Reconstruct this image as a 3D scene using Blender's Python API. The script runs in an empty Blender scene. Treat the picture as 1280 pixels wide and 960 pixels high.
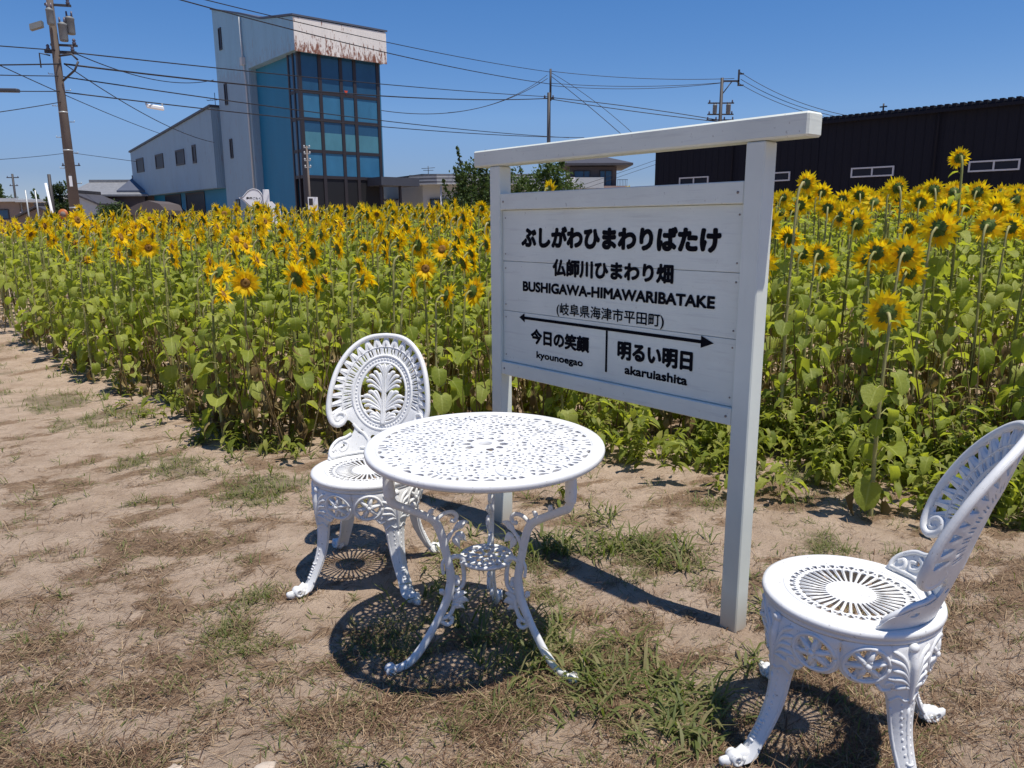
import bpy, math, random
import numpy as np
from mathutils import Vector, Matrix
from mathutils.geometry import delaunay_2d_cdt

random.seed(7)
rng = np.random.default_rng(7)
R = math.radians
PI = math.pi
scene = bpy.context.scene
COL = scene.collection

# ------------------------------------------------------------------ camera, sky, sun, exposure
CAM_H, PITCH, ROLL, FPX = 1.36, R(11.95), R(0.3), 945.0
fw = Vector((0, math.cos(PITCH), -math.sin(PITCH)))
up0 = Vector((0, math.sin(PITCH), math.cos(PITCH)))
rt0 = Vector((1, 0, 0))
rt = rt0 * math.cos(ROLL) - up0 * math.sin(ROLL)
up = up0 * math.cos(ROLL) + rt0 * math.sin(ROLL)
cam = bpy.data.cameras.new("camera")
cam.sensor_width = 36.0
cam.lens = FPX / 1280 * 36
cam.clip_end = 3000
cam.clip_start = 0.02
camo = bpy.data.objects.new("camera", cam)
COL.objects.link(camo)
camo.matrix_world = Matrix(((rt.x, up.x, -fw.x, 0), (rt.y, up.y, -fw.y, 0), (rt.z, up.z, -fw.z, CAM_H), (0, 0, 0, 1)))
scene.camera = camo

SUN_EL, SUN_AZ = R(73.0), math.atan2(0.245, -0.180)      # azimuth measured from +Y towards +X
world = bpy.data.worlds.new("World")
scene.world = world
world.use_nodes = True
wn = world.node_tree
bg = wn.nodes["Background"]
sky = wn.nodes.new("ShaderNodeTexSky")
sky.sky_type = 'NISHITA'
sky.sun_disc = False
sky.sun_elevation = SUN_EL
sky.sun_rotation = SUN_AZ
sky.altitude = 0
sky.air_density = 0.8
sky.dust_density = 0.0
sky.ozone_density = 4.5
hsv = wn.nodes.new("ShaderNodeHueSaturation")
hsv.inputs["Saturation"].default_value = 1.25
hsv.inputs["Value"].default_value = 1.08
wn.links.new(sky.outputs[0], hsv.inputs["Color"])
tint = wn.nodes.new("ShaderNodeMix")
tint.data_type = 'RGBA'
tint.blend_type = 'MULTIPLY'
tint.inputs[0].default_value = 1.0
tint.inputs[7].default_value = (0.935, 0.95, 1.08, 1)
wn.links.new(hsv.outputs[0], tint.inputs[6])
# summer haze: the clear-air sky model is too bright low down
tcw = wn.nodes.new("ShaderNodeTexCoord")
sxw = wn.nodes.new("ShaderNodeSeparateXYZ")
rpw = wn.nodes.new("ShaderNodeValToRGB")
els = rpw.color_ramp.elements
while len(els) < 6:
    els.new(0.5)
for e_, (p_, c_) in zip(els, ((0.0, (.48, .44, .50)), (0.06, (.59, .525, .55)), (0.13, (1.02, .82, .735)), (0.25, (1.08, .90, .815)), (0.5, (1.0, .93, .90)), (1.0, (1.0, .95, .93)))):
    e_.position = p_
    e_.color = (*c_, 1)
hz = wn.nodes.new("ShaderNodeMix")
hz.data_type = 'RGBA'
hz.blend_type = 'MULTIPLY'
hz.inputs[0].default_value = 1.0
wn.links.new(tcw.outputs["Generated"], sxw.inputs[0])
wn.links.new(sxw.outputs[2], rpw.inputs[0])
wn.links.new(tint.outputs[2], hz.inputs[6])
wn.links.new(rpw.outputs[0], hz.inputs[7])
wn.links.new(hz.outputs[2], bg.inputs[0])
bg.inputs[1].default_value = 0.120
sl = bpy.data.lights.new("sun", 'SUN')
sl.energy = 5.0
sl.angle = R(0.53)
sl.color = (1.0, 0.945, 0.86)
so = bpy.data.objects.new("sun", sl)
COL.objects.link(so)
sdir = Vector((math.sin(SUN_AZ) * math.cos(SUN_EL), math.cos(SUN_AZ) * math.cos(SUN_EL), math.sin(SUN_EL)))
so.rotation_euler = sdir.to_track_quat('Z', 'Y').to_euler()
so.location = (20, -10, 60)
vs = scene.view_settings
vs.view_transform = 'Standard'
vs.look = 'None'
vs.exposure = 0.12
vs.gamma = 1.0
vs.use_curve_mapping = False


# ------------------------------------------------------------------ materials
class NT:
    def __init__(s, name):
        s.m = bpy.data.materials.new(name)
        s.m.use_nodes = True
        s.t = s.m.node_tree
        s.b = s.t.nodes["Principled BSDF"]
        s.out = s.t.nodes["Material Output"]

    def n(s, kind, **kw):
        nd = s.t.nodes.new(kind)
        for k, v in kw.items():
            if k in nd.inputs and not hasattr(nd, k):
                nd.inputs[k].default_value = v
            else:
                setattr(nd, k, v)
        return nd

    def l(s, a, b):
        s.t.links.new(a, b)

    def coord(s, kind="Object", scale=(1, 1, 1), rot=(0, 0, 0)):
        tc = s.n("ShaderNodeTexCoord")
        mp = s.n("ShaderNodeMapping")
        mp.inputs["Scale"].default_value = scale
        mp.inputs["Rotation"].default_value = rot
        s.l(tc.outputs[kind], mp.inputs[0])
        return mp.outputs[0]

    def pos(s, scale=(1, 1, 1)):
        g = s.n("ShaderNodeNewGeometry")
        mp = s.n("ShaderNodeMapping")
        mp.inputs["Scale"].default_value = scale
        s.l(g.outputs["Position"], mp.inputs[0])
        return mp.outputs[0]

    def noise(s, vec, scale, detail=4, rough=0.55):
        nz = s.n("ShaderNodeTexNoise")
        nz.inputs["Scale"].default_value = scale
        nz.inputs["Detail"].default_value = detail
        nz.inputs["Roughness"].default_value = rough
        s.l(vec, nz.inputs["Vector"])
        return nz.outputs["Fac"]

    def ramp(s, fac, stops):
        r = s.n("ShaderNodeValToRGB")
        e = r.color_ramp.elements
        while len(e) < len(stops):
            e.new(0.5)
        for i, (p, c) in enumerate(stops):
            e[i].position = p
            e[i].color = (c[0], c[1], c[2], 1) if not isinstance(c, (int, float)) else (c, c, c, 1)
        s.l(fac, r.inputs[0])
        return r.outputs[0]

    def mix(s, fac, a, b, mode='MIX'):
        m = s.n("ShaderNodeMix", data_type='RGBA', blend_type=mode)
        for sock, v in ((m.inputs[0], fac), (m.inputs[6], a), (m.inputs[7], b)):
            if isinstance(v, (int, float)):
                sock.default_value = v
            elif isinstance(v, tuple):
                sock.default_value = (v[0], v[1], v[2], 1)
            else:
                s.l(v, sock)
        return m.outputs[2]

    def math(s, op, a, b=0.0):
        m = s.n("ShaderNodeMath", operation=op)
        for i, v in enumerate((a, b)):
            if isinstance(v, (int, float)):
                m.inputs[i].default_value = v
            else:
                s.l(v, m.inputs[i])
        return m.outputs[0]

    def bump(s, h, strength=0.3, dist=0.01):
        b = s.n("ShaderNodeBump")
        b.inputs["Strength"].default_value = strength
        b.inputs["Distance"].default_value = dist
        s.l(h, b.inputs["Height"])
        s.l(b.outputs[0], s.b.inputs["Normal"])

    def base(s, c):
        if isinstance(c, tuple):
            s.b.inputs["Base Color"].default_value = (c[0], c[1], c[2], 1)
        else:
            s.l(c, s.b.inputs["Base Color"])

    def set(s, rough=0.6, spec=0.5, metal=0.0):
        s.b.inputs["Roughness"].default_value = rough
        s.b.inputs["Specular IOR Level"].default_value = spec
        s.b.inputs["Metallic"].default_value = metal
        return s

    def rand(s):
        g = s.n("ShaderNodeNewGeometry")
        o = s.n("ShaderNodeObjectInfo")
        a = s.math('ADD', g.outputs["Random Per Island"], o.outputs["Random"])
        return s.math('FRACT', a)

    def translucent(s, color, fac):
        tr = s.n("ShaderNodeBsdfTranslucent")
        if isinstance(color, tuple):
            tr.inputs[0].default_value = (*color, 1)
        else:
            s.l(color, tr.inputs[0])
        mx = s.n("ShaderNodeMixShader")
        mx.inputs[0].default_value = fac
        s.l(s.b.outputs[0], mx.inputs[1])
        s.l(tr.outputs[0], mx.inputs[2])
        s.l(mx.outputs[0], s.out.inputs[0])


def plain(name, c, rough=0.6, var=0.12, scale=3.0, spec=0.4, metal=0.0):
    n = NT(name)
    f = n.noise(n.coord(), scale, 5)
    n.base(n.mix(f, tuple(x * (1 - var) for x in c), tuple(min(1, x * (1 + var)) for x in c)))
    n.set(rough, spec, metal)
    return n.m


def mat_white_metal():
    n = NT("white_painted_metal")
    v = n.coord()
    f = n.noise(v, 9, 6)
    c = n.mix(n.ramp(f, [(0.35, 0.0), (0.7, 1.0)]), (0.75, 0.75, 0.735), (0.64, 0.645, 0.64))
    f2 = n.noise(v, 34, 6, 0.7)
    c = n.mix(n.ramp(f2, [(0.60, 0.0), (0.72, 0.5)]), c, (0.42, 0.41, 0.38))
    f3 = n.noise(v, 85, 4, 0.75)
    c = n.mix(n.ramp(f3, [(0.64, 0.0), (0.69, 0.8)]), c, (0.22, 0.19, 0.16))
    n.base(c)
    n.set(0.42, 0.5)
    n.bump(n.noise(v, 90, 4), 0.18, 0.002)
    return n.m


def mat_sign_paint():
    n = NT("white_painted_wood")
    v = n.coord("Object", (1.4, 1.4, 22))
    f = n.noise(n.coord("Object", (1.0, 1.0, 1.0)), 3.5, 6)
    g = n.noise(v, 3.0, 6, 0.65)
    c = n.mix(n.ramp(f, [(0.3, 0.0), (0.7, 1.0)]), (0.715, 0.750, 0.675), (0.615, 0.65, 0.59))
    c = n.mix(n.ramp(g, [(0.54, 0.0), (0.72, 0.5)]), c, (0.47, 0.48, 0.45))
    st = n.noise(n.coord("Object", (0.7, 1, 2.2)), 2.6, 7, 0.7)
    c = n.mix(n.ramp(st, [(0.55, 0.0), (0.75, 0.4)]), c, (0.50, 0.46, 0.39))
    sp = n.noise(n.coord("Object", (1, 1, 0.6)), 60, 3, 0.7)
    c = n.mix(n.ramp(sp, [(0.67, 0.0), (0.72, 0.6)]), c, (0.30, 0.28, 0.24))
    n.base(c)
    n.set(0.55, 0.35)
    n.bump(g, 0.25, 0.004)
    return n.m


def mat_post_paint():
    n = NT("white_painted_post")
    f = n.noise(n.coord("Object", (1, 1, 1)), 3.5, 6)
    g = n.noise(n.coord("Object", (26, 26, 1.3)), 1.6, 6, 0.65)
    c = n.mix(n.ramp(f, [(0.3, 0.0), (0.7, 1.0)]), (0.715, 0.750, 0.675), (0.615, 0.65, 0.59))
    c = n.mix(n.ramp(g, [(0.62, 0.0), (0.80, 0.4)]), c, (0.46, 0.46, 0.43))
    sp = n.noise(n.coord(), 55, 3, 0.7)
    c = n.mix(n.ramp(sp, [(0.72, 0.0), (0.78, 0.6)]), c, (0.28, 0.26, 0.22))
    tc = n.n("ShaderNodeTexCoord")
    sx = n.n("ShaderNodeSeparateXYZ")
    n.l(tc.outputs["Object"], sx.inputs[0])
    z = n.math('ADD', sx.outputs[2], n.math('MULTIPLY', f, 0.12))
    c = n.mix(n.ramp(z, [(0.05, 0.75), (0.20, 0.0)]), c, (0.36, 0.29, 0.22))
    n.base(c)
    n.set(0.55, 0.35)
    n.bump(g, 0.25, 0.004)
    return n.m


def mat_ground():
    n = NT("dry_field_soil")
    p = n.pos()
    att = n.n("ShaderNodeAttribute", attribute_name="litter")
    grs = n.n("ShaderNodeAttribute", attribute_name="green")
    mid = n.noise(p, 5.0, 8, 0.62)
    brk = n.noise(p, 16.0, 8, 0.72)
    fine = n.noise(p, 75, 8, 0.72)
    g0 = n.n("ShaderNodeNewGeometry")
    mp = n.n("ShaderNodeMapping")
    mp.inputs["Rotation"].default_value = (0, 0, -0.6)
    mp.inputs["Scale"].default_value = (3.0, 10.0, 1)
    n.l(g0.outputs["Position"], mp.inputs[0])
    strk = n.noise(mp.outputs[0], 3.0, 8, 0.75)
    grain = n.noise(p, 260, 4, 0.6)
    soil = n.mix(n.ramp(mid, [(0.33, 0.0), (0.68, 1.0)]), (0.420, 0.308, 0.220), (0.575, 0.445, 0.332))
    soil = n.mix(n.ramp(brk, [(0.30, 0.55), (0.48, 0.0)]), soil, (0.250, 0.172, 0.116))
    lit = n.mix(n.ramp(fine, [(0.32, 0.0), (0.68, 1.0)]), (0.140, 0.085, 0.050), (0.390, 0.270, 0.172))
    lit = n.mix(n.ramp(strk, [(0.46, 0.0), (0.60, 0.6)]), lit, (0.34, 0.235, 0.155))
    lit = n.mix(n.ramp(brk, [(0.36, 0.6), (0.50, 0.0)]), lit, (0.130, 0.082, 0.052))
    f = n.math('ADD', n.math('ADD', att.outputs["Fac"], n.math('MULTIPLY', n.math('SUBTRACT', fine, 0.5), 1.5)), n.math('ADD', n.math('MULTIPLY', n.math('SUBTRACT', brk, 0.5), 1.7), n.math('MULTIPLY', n.math('SUBTRACT', strk, 0.5), 1.7)))
    c = n.mix(n.ramp(f, [(0.48, 0.0), (0.74, 0.95)]), soil, lit)
    g = n.math('ADD', grs.outputs["Fac"], n.math('MULTIPLY', n.math('SUBTRACT', fine, 0.5), 1.6))
    c = n.mix(n.ramp(g, [(0.50, 0.0), (0.85, 0.5)]), c, (0.085, 0.080, 0.032))
    c = n.mix(n.ramp(grain, [(0.30, 0.4), (0.5, 0.0)]), c, (0.12, 0.085, 0.06))
    n.base(c)
    n.set(0.95, 0.1)
    h = n.math('ADD', n.math('ADD', n.math('MULTIPLY', mid, 0.8), n.math('MULTIPLY', brk, 0.6)), n.math('MULTIPLY', fine, 0.35))
    n.bump(h, 1.0, 0.05)
    return n.m


def mat_leaf(name, a, b, c, trans=0.38, tcol=(0.30, 0.42, 0.04), rough=0.55, fold=0):
    n = NT(name)
    r = n.rand()
    p = n.noise(n.pos(), 2.2, 3)
    f = n.math('FRACT', n.math('ADD', r, n.math('MULTIPLY', p, 0.3)))
    col = n.ramp(f, [(0.0, a), (0.5, b), (1.0, c)])
    if fold > 0:
        geo = n.n("ShaderNodeNewGeometry")
        col = n.mix(n.math('MULTIPLY', geo.outputs["Backfacing"], 0.35), col, tuple(min(1, x * 1.15 + .05) for x in b))
        bl = n.n("ShaderNodeAttribute", attribute_name="blade")
        sx = n.n("ShaderNodeSeparateXYZ")
        n.l(bl.outputs["Vector"], sx.inputs[0])
        u, v = sx.outputs[0], sx.outputs[1]
        side = n.math('FRACT', n.math('MULTIPLY', n.math('SUBTRACT', v, n.math('MULTIPLY', u, 0.22)), 6.0))
        vein = n.math('MAXIMUM', n.ramp(u, [(0.03, 1.0), (0.10, 0.0)]), n.math('MULTIPLY', n.ramp(side, [(0.0, 1.0), (0.16, 0.0)]), 0.55))
        col = n.mix(n.math('MULTIPLY', vein, 0.55), col, tuple(min(1, x * 1.35 + .06) for x in c))
        mott = n.noise(n.pos(), 55, 4, 0.7)
        col = n.mix(n.ramp(mott, [(0.36, 0.25), (0.55, 0.0)]), col, tuple(x * .7 for x in a))
        n.bump(n.noise(n.pos(), 85, 3, 0.6), 0.55, 0.006)
    n.base(col)
    n.set(rough, 0.22)
    n.translucent(tcol, trans)
    return n.m


M = {}
M['metal'] = mat_white_metal()
M['sign'] = mat_sign_paint()
M['post'] = mat_post_paint()
M['ink'] = plain("black_sign_paint", (0.006, 0.006, 0.009), 0.9, 0.2, 3.0, 0.08)
M['ground'] = mat_ground()
M['leaf'] = mat_leaf("sunflower_leaf", (0.155, 0.205, 0.028), (0.240, 0.290, 0.046), (0.345, 0.375, 0.085), 0.48, (0.52, 0.58, 0.045), 0.5, 1)
M['leaf_dry'] = mat_leaf("withered_leaf", (0.10, 0.065, 0.03), (0.20, 0.14, 0.06), (0.29, 0.23, 0.10), 0.25, (0.3, 0.2, 0.06), 0.8)
M['stem'] = mat_leaf("sunflower_stem", (0.19, 0.20, 0.055), (0.28, 0.275, 0.095), (0.36, 0.33, 0.15), 0.0)
M['petal'] = mat_leaf("sunflower_petal", (0.93, 0.56, 0.008), (0.97, 0.69, 0.012), (1.0, 0.79, 0.024), 0.5, (1.0, 0.74, 0.012))
M['seed'] = plain("sunflower_seed_disc", (0.230, 0.115, 0.022), 0.9, 0.6, 160)
M['calyx'] = mat_leaf("sunflower_calyx", (0.070, 0.115, 0.020), (0.110, 0.165, 0.03), (0.15, 0.20, 0.045), 0.15)
M['grass'] = mat_leaf("green_grass", (0.085, 0.105, 0.030), (0.130, 0.145, 0.048), (0.250, 0.205, 0.105), 0.25)
M['weed'] = mat_leaf("weed_leaf", (0.115, 0.155, 0.022), (0.185, 0.215, 0.035), (0.30, 0.29, 0.07), 0.42, (0.40, 0.46, 0.04))
M['straw'] = mat_leaf("dry_straw", (0.075, 0.042, 0.026), (0.175, 0.105, 0.064), (0.42, 0.31, 0.19), 0.1, (0.4, 0.3, 0.15), 0.9)
M['stone'] = plain("pale_stone", (0.50, 0.42, 0.34), 0.9, 0.25, 30, 0.15)
M['clod'] = plain("soil_clod", (0.34, 0.26, 0.19), 0.95, 0.25, 20, 0.1)


# ------------------------------------------------------------------ object helpers
def link(o, parent=None):
    COL.objects.link(o)
    if parent is not None:
        o.parent = parent
    return o


def tag(o, label=None, cat=None, group=None, kind=None):
    if label: o["label"] = label
    if cat: o["category"] = cat
    if group: o["group"] = group
    if kind: o["kind"] = kind
    return o


def empty(name, loc=(0, 0, 0), rz=0.0, label=None, cat=None, group=None):
    o = bpy.data.objects.new(name, None)
    o.empty_display_size = 0.1
    o.location = loc
    o.rotation_euler = (0, 0, rz)
    link(o)
    return tag(o, label, cat, group)


class MB:
    """collects shapes, then links them as one mesh object"""
    def __init__(s):
        s.v, s.f, s.sm, s.mi = [], [], [], []

    def add(s, verts, faces, smooth=False, mi=0):
        o = len(s.v)
        s.v.extend([tuple(p) for p in verts])
        for f in faces:
            s.f.append(tuple(i + o for i in f))
            s.sm.append(smooth)
            s.mi.append(mi)
        return s

    def box(s, x0, y0, z0, x1, y1, z1, mi=0, tf=None, bev=0.0):
        if bev > 0:
            b = bev
            vs_, fs = [], []
            xs, ys, zs = (x0, x1), (y0, y1), (z0, z1)
            idx = {}
            for i in (0, 1):
                for j in (0, 1):
                    for k in (0, 1):
                        sx, sy, sz = (1, -1)[i], (1, -1)[j], (1, -1)[k]
                        for ax in range(3):
                            p = [xs[i], ys[j], zs[k]]
                            for a2, sg in ((0, sx), (1, sy), (2, sz)):
                                if a2 != ax: p[a2] += sg * b
                            idx[(i, j, k, ax)] = len(vs_)
                            vs_.append(p)
            q = lambda *k: [idx[t] for t in k]
            for i in (0, 1):
                fs.append(q((i, 0, 0, 0), (i, 1, 0, 0), (i, 1, 1, 0), (i, 0, 1, 0)))
                fs.append(q((0, i, 0, 1), (1, i, 0, 1), (1, i, 1, 1), (0, i, 1, 1)))
                fs.append(q((0, 0, i, 2), (1, 0, i, 2), (1, 1, i, 2), (0, 1, i, 2)))
            for i in (0, 1):
                for j in (0, 1):
                    fs.append(q((i, j, 0, 0), (i, j, 1, 0), (i, j, 1, 1), (i, j, 0, 1)))
                    fs.append(q((i, 0, j, 0), (i, 1, j, 0), (i, 1, j, 2), (i, 0, j, 2)))
                    fs.append(q((0, i, j, 1), (1, i, j, 1), (1, i, j, 2), (0, i, j, 2)))
            for i in (0, 1):
                for j in (0, 1):
                    for k in (0, 1):
                        fs.append(q((i, j, k, 0), (i, j, k, 1), (i, j, k, 2)))
            ctr = Vector(((x0 + x1) / 2, (y0 + y1) / 2, (z0 + z1) / 2))
            out = []
            for f in fs:
                a, bb, c = (Vector(vs_[f[t]]) for t in (0, 1, 2))
                nn = (bb - a).cross(c - a)
                mid = sum((Vector(vs_[t]) for t in f), Vector()) / len(f)
                out.append(f if nn.dot(mid - ctr) > 0 else f[::-1])
            fs = out
        else:
            vs_ = [(x0, y0, z0), (x1, y0, z0), (x1, y1, z0), (x0, y1, z0), (x0, y0, z1), (x1, y0, z1), (x1, y1, z1), (x0, y1, z1)]
            fs = [(0, 3, 2, 1), (4, 5, 6, 7), (0, 1, 5, 4), (1, 2, 6, 5), (2, 3, 7, 6), (3, 0, 4, 7)]
        if tf: vs_ = [tf(*p) for p in vs_]
        return s.add(vs_, fs, False, mi)

    def tube(s, pts, r, n=8, flat=1.0, nrm=None, mi=0, caps=True):
        pts = [Vector(p) for p in pts]
        m = len(pts)
        rr = [r] * m if isinstance(r, (int, float)) else list(r)
        ref = Vector(nrm) if nrm else None
        vs_, fs = [], []
        prev = None
        for i, p in enumerate(pts):
            t = (pts[min(i + 1, m - 1)] - pts[max(i - 1, 0)])
            if t.length < 1e-9: t = Vector((0, 0, 1))
            t.normalize()
            if ref is not None:
                a = t.cross(ref)
                if a.length < 1e-6: a = t.orthogonal()
            elif prev is None:
                a = t.orthogonal()
            else:
                a = prev - t * prev.dot(t)
                if a.length < 1e-6: a = t.orthogonal()
            a.normalize()
            prev = a
            b = a.cross(t)
            for k in range(n):
                an = 2 * PI * k / n
                vs_.append(p + a * (math.cos(an) * rr[i]) + b * (math.sin(an) * rr[i] * flat))
        for i in range(m - 1):
            for k in range(n):
                k2 = (k + 1) % n
                fs.append((i * n + k, i * n + k2, (i + 1) * n + k2, (i + 1) * n + k))
        s.add(vs_, fs, True, mi)
        if caps:
            o = len(s.v) - len(vs_)
            s.f.append(tuple(o + k for k in range(n - 1, -1, -1))); s.sm.append(True); s.mi.append(mi)
            s.f.append(tuple(o + (m - 1) * n + k for k in range(n))); s.sm.append(True); s.mi.append(mi)
        return s

    def lathe(s, prof, n=32, tf=None, mi=0, smooth=True):
        """prof: list of (r, z); open strip"""
        vs_, fs = [], []
        for (r, z) in prof:
            for k in range(n):
                a = 2 * PI * k / n
                vs_.append((r * math.cos(a), r * math.sin(a), z))
        for i in range(len(prof) - 1):
            for k in range(n):
                k2 = (k + 1) % n
                fs.append((i * n + k, i * n + k2, (i + 1) * n + k2, (i + 1) * n + k))
        if tf: vs_ = [tf(*p) for p in vs_]
        return s.add(vs_, fs, smooth, mi)

    def ball(s, c, rx, ry=None, rz=None, n=10, m=6, mi=0, rot=None):
        ry = rx if ry is None else ry
        rz = rx if rz is None else rz
        vs_, fs = [(0, 0, rz)], []
        for i in range(1, m):
            th = PI * i / m
            for k in range(n):
                a = 2 * PI * k / n
                vs_.append((rx * math.sin(th) * math.cos(a), ry * math.sin(th) * math.sin(a), rz * math.cos(th)))
        vs_.append((0, 0, -rz))
        for k in range(n):
            fs.append((0, 1 + k, 1 + (k + 1) % n))
        for i in range(m - 2):
            for k in range(n):
                a, b = 1 + i * n + k, 1 + i * n + (k + 1) % n
                fs.append((a, a + n, b + n, b))
        L = len(vs_) - 1
        for k in range(n):
            fs.append((L, 1 + (m - 2) * n + (k + 1) % n, 1 + (m - 2) * n + k))
        vs_ = [Vector(p) for p in vs_]
        if rot is not None: vs_ = [rot @ p for p in vs_]
        c = Vector(c)
        return s.add([p + c for p in vs_], fs, True, mi)

    def mesh(s, name, mats):
        me = bpy.data.meshes.new(name)
        me.from_pydata(s.v, [], s.f)
        for m in (mats if isinstance(mats, (list, tuple)) else [mats]):
            me.materials.append(m)
        me.polygons.foreach_set("use_smooth", s.sm)
        me.polygons.foreach_set("material_index", s.mi)
        me.update()
        return me

    def build(s, name, mats, parent=None, loc=None):
        o = bpy.data.objects.new(name, s.mesh(name, mats))
        link(o, parent)
        if loc is not None: o.location = loc
        return o


def smooth_path(pts, n=8, closed=False):
    P = [np.array(p, float) for p in pts]
    m = len(P)
    out = []
    rng_ = range(m) if closed else range(m - 1)
    for i in rng_:
        if closed:
            p0, p1, p2, p3 = P[i - 1], P[i], P[(i + 1) % m], P[(i + 2) % m]
        else:
            p0, p1, p2, p3 = P[max(i - 1, 0)], P[i], P[i + 1], P[min(i + 2, m - 1)]
        for k in range(n):
            t = k / n
            out.append(0.5 * ((2 * p1) + (-p0 + p2) * t + (2 * p0 - 5 * p1 + 4 * p2 - p3) * t * t + (-p0 + 3 * p1 - 3 * p2 + p3) * t ** 3))
    if not closed: out.append(P[-1])
    return np.array(out)


def inside_eo(q, loops):
    """even-odd test of points q (N,2) against closed loops"""
    res = np.zeros(len(q), bool)
    for lp in loops:
        a = lp
        b = np.roll(lp, -1, axis=0)
        mn, mx = lp.min(0), lp.max(0)
        sel = np.where((q[:, 1] >= mn[1]) & (q[:, 1] <= mx[1]) & (q[:, 0] <= mx[0]))[0]
        if len(sel) == 0: continue
        x = q[sel, 0][:, None]; y = q[sel, 1][:, None]
        cond = (a[None, :, 1] > y) != (b[None, :, 1] > y)
        with np.errstate(divide='ignore', invalid='ignore'):
            xi = (b[None, :, 0] - a[None, :, 0]) * (y - a[None, :, 1]) / (b[None, :, 1] - a[None, :, 1]) + a[None, :, 0]
        c = (cond & (x < xi)).sum(1) % 2 == 1
        res[sel] ^= c
    return res


def plate(mb, loops, thick, fmap, spacing=0.02, dome=0.0, cap=0.008, relief=None):
    """a cast plate cut from closed 2-D loops (even-odd holes), mapped into space by fmap(u, v, w)"""
    loops = [np.asarray(l, float) for l in loops]
    bp = np.concatenate(loops)
    edges, o = [], 0
    for l in loops:
        k = len(l)
        edges += [(o + i, o + (i + 1) % k) for i in range(k)]
        o += k
    mn, mx = bp.min(0), bp.max(0)
    gx, gy = np.meshgrid(np.arange(mn[0] + spacing / 2, mx[0], spacing), np.arange(mn[1] + spacing / 2, mx[1], spacing * 0.866))
    gx[1::2] += spacing / 2
    g = np.stack([gx.ravel(), gy.ravel()], 1)
    g = g[inside_eo(g, loops)]
    if len(g):
        d = np.empty(len(g))
        for i in range(0, len(g), 2000):
            d[i:i + 2000] = np.sqrt(((g[i:i + 2000, None, :] - bp[None]) ** 2).sum(2).min(1))
        keep = d > spacing * 0.35
        g, d = g[keep], d[keep]
    allp = np.concatenate([bp, g]) if len(g) else bp
    vo, eo, fo, _, _, _ = delaunay_2d_cdt([Vector((float(p[0]), float(p[1]))) for p in allp], edges, [], 0, 1e-7)
    V = np.array([(p.x, p.y) for p in vo])
    F = np.array([f for f in fo if len(f) == 3])
    cen = V[F].mean(1)
    F = F[inside_eo(cen, loops)]
    h = np.zeros(len(V))
    if dome > 0:
        dd = np.empty(len(V))
        for i in range(0, len(V), 2000):
            dd[i:i + 2000] = np.sqrt(((V[i:i + 2000, None, :] - bp[None]) ** 2).sum(2).min(1))
        h = dome * np.sqrt(np.clip(dd / cap, 0, 1))
    if relief is not None: h = h + relief(V)
    a = V[F]
    area = (a[:, 1, 0] - a[:, 0, 0]) * (a[:, 2, 1] - a[:, 0, 1]) - (a[:, 1, 1] - a[:, 0, 1]) * (a[:, 2, 0] - a[:, 0, 0])
    F[area < 0] = F[area < 0][:, ::-1]
    nv = len(V)
    top = fmap(V[:, 0], V[:, 1], thick / 2 + h)
    bot = fmap(V[:, 0], V[:, 1], np.full(nv, -thick / 2) - h * 0.3)
    mb.add(top, F.tolist(), True)
    mb.add(bot, F[:, ::-1].tolist(), True)
    cnt = {}
    for f in F:
        for i in range(3):
            cnt[(f[i], f[(i + 1) % 3])] = 1
    be = [(x, y) for (x, y) in cnt if (y, x) not in cnt]
    # side walls (own vertices, so that the rim stays crisp)
    ids = {}
    sv = []
    def vid(i):
        if i not in ids:
            ids[i] = len(sv)
            sv.append(top[i]); sv.append(bot[i])
        return ids[i]
    sf = []
    for x, y in be:
        i, j = vid(x), vid(y)
        sf.append((i, i + 1, j + 1, j))
    mb.add(sv, sf, True)


def circle(cx, cy, rx, n=24, ry=None, ph=0.0):
    a = np.arange(n) * 2 * PI / n + ph
    return np.stack([cx + rx * np.cos(a), cy + (rx if ry is None else ry) * np.sin(a)], 1)


def vnoise(x, y, seed=0):
    """smooth value noise in 0..1"""
    xi = np.floor(x).astype(np.int64); yi = np.floor(y).astype(np.int64)
    fx = x - xi; fy = y - yi
    fx = fx * fx * (3 - 2 * fx); fy = fy * fy * (3 - 2 * fy)
    def hsh(a, b):
        n_ = (a * 374761393 + b * 668265263 + seed * 1442695041) & 0x7fffffff
        n_ = (n_ ^ (n_ >> 13)) * 1274126177 & 0x7fffffff
        return ((n_ ^ (n_ >> 16)) & 0xffff) / 65535.0
    return (hsh(xi, yi) * (1 - fx) + hsh(xi + 1, yi) * fx) * (1 - fy) + (hsh(xi, yi + 1) * (1 - fx) + hsh(xi + 1, yi + 1) * fx) * fy


def fbm(x, y, oct_=4, seed=0):
    s_, a, t = 0, 1.0, 0
    for i in range(oct_):
        s_ = s_ + a * vnoise(x * 2 ** i, y * 2 ** i, seed + i)
        t += a
        a *= 0.5
    return s_ / t


def set_blade(me, A):
    at = me.attributes.new("blade", 'FLOAT2', 'POINT')
    at.data.foreach_set("vector", np.ascontiguousarray(A, np.float32).ravel())


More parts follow.
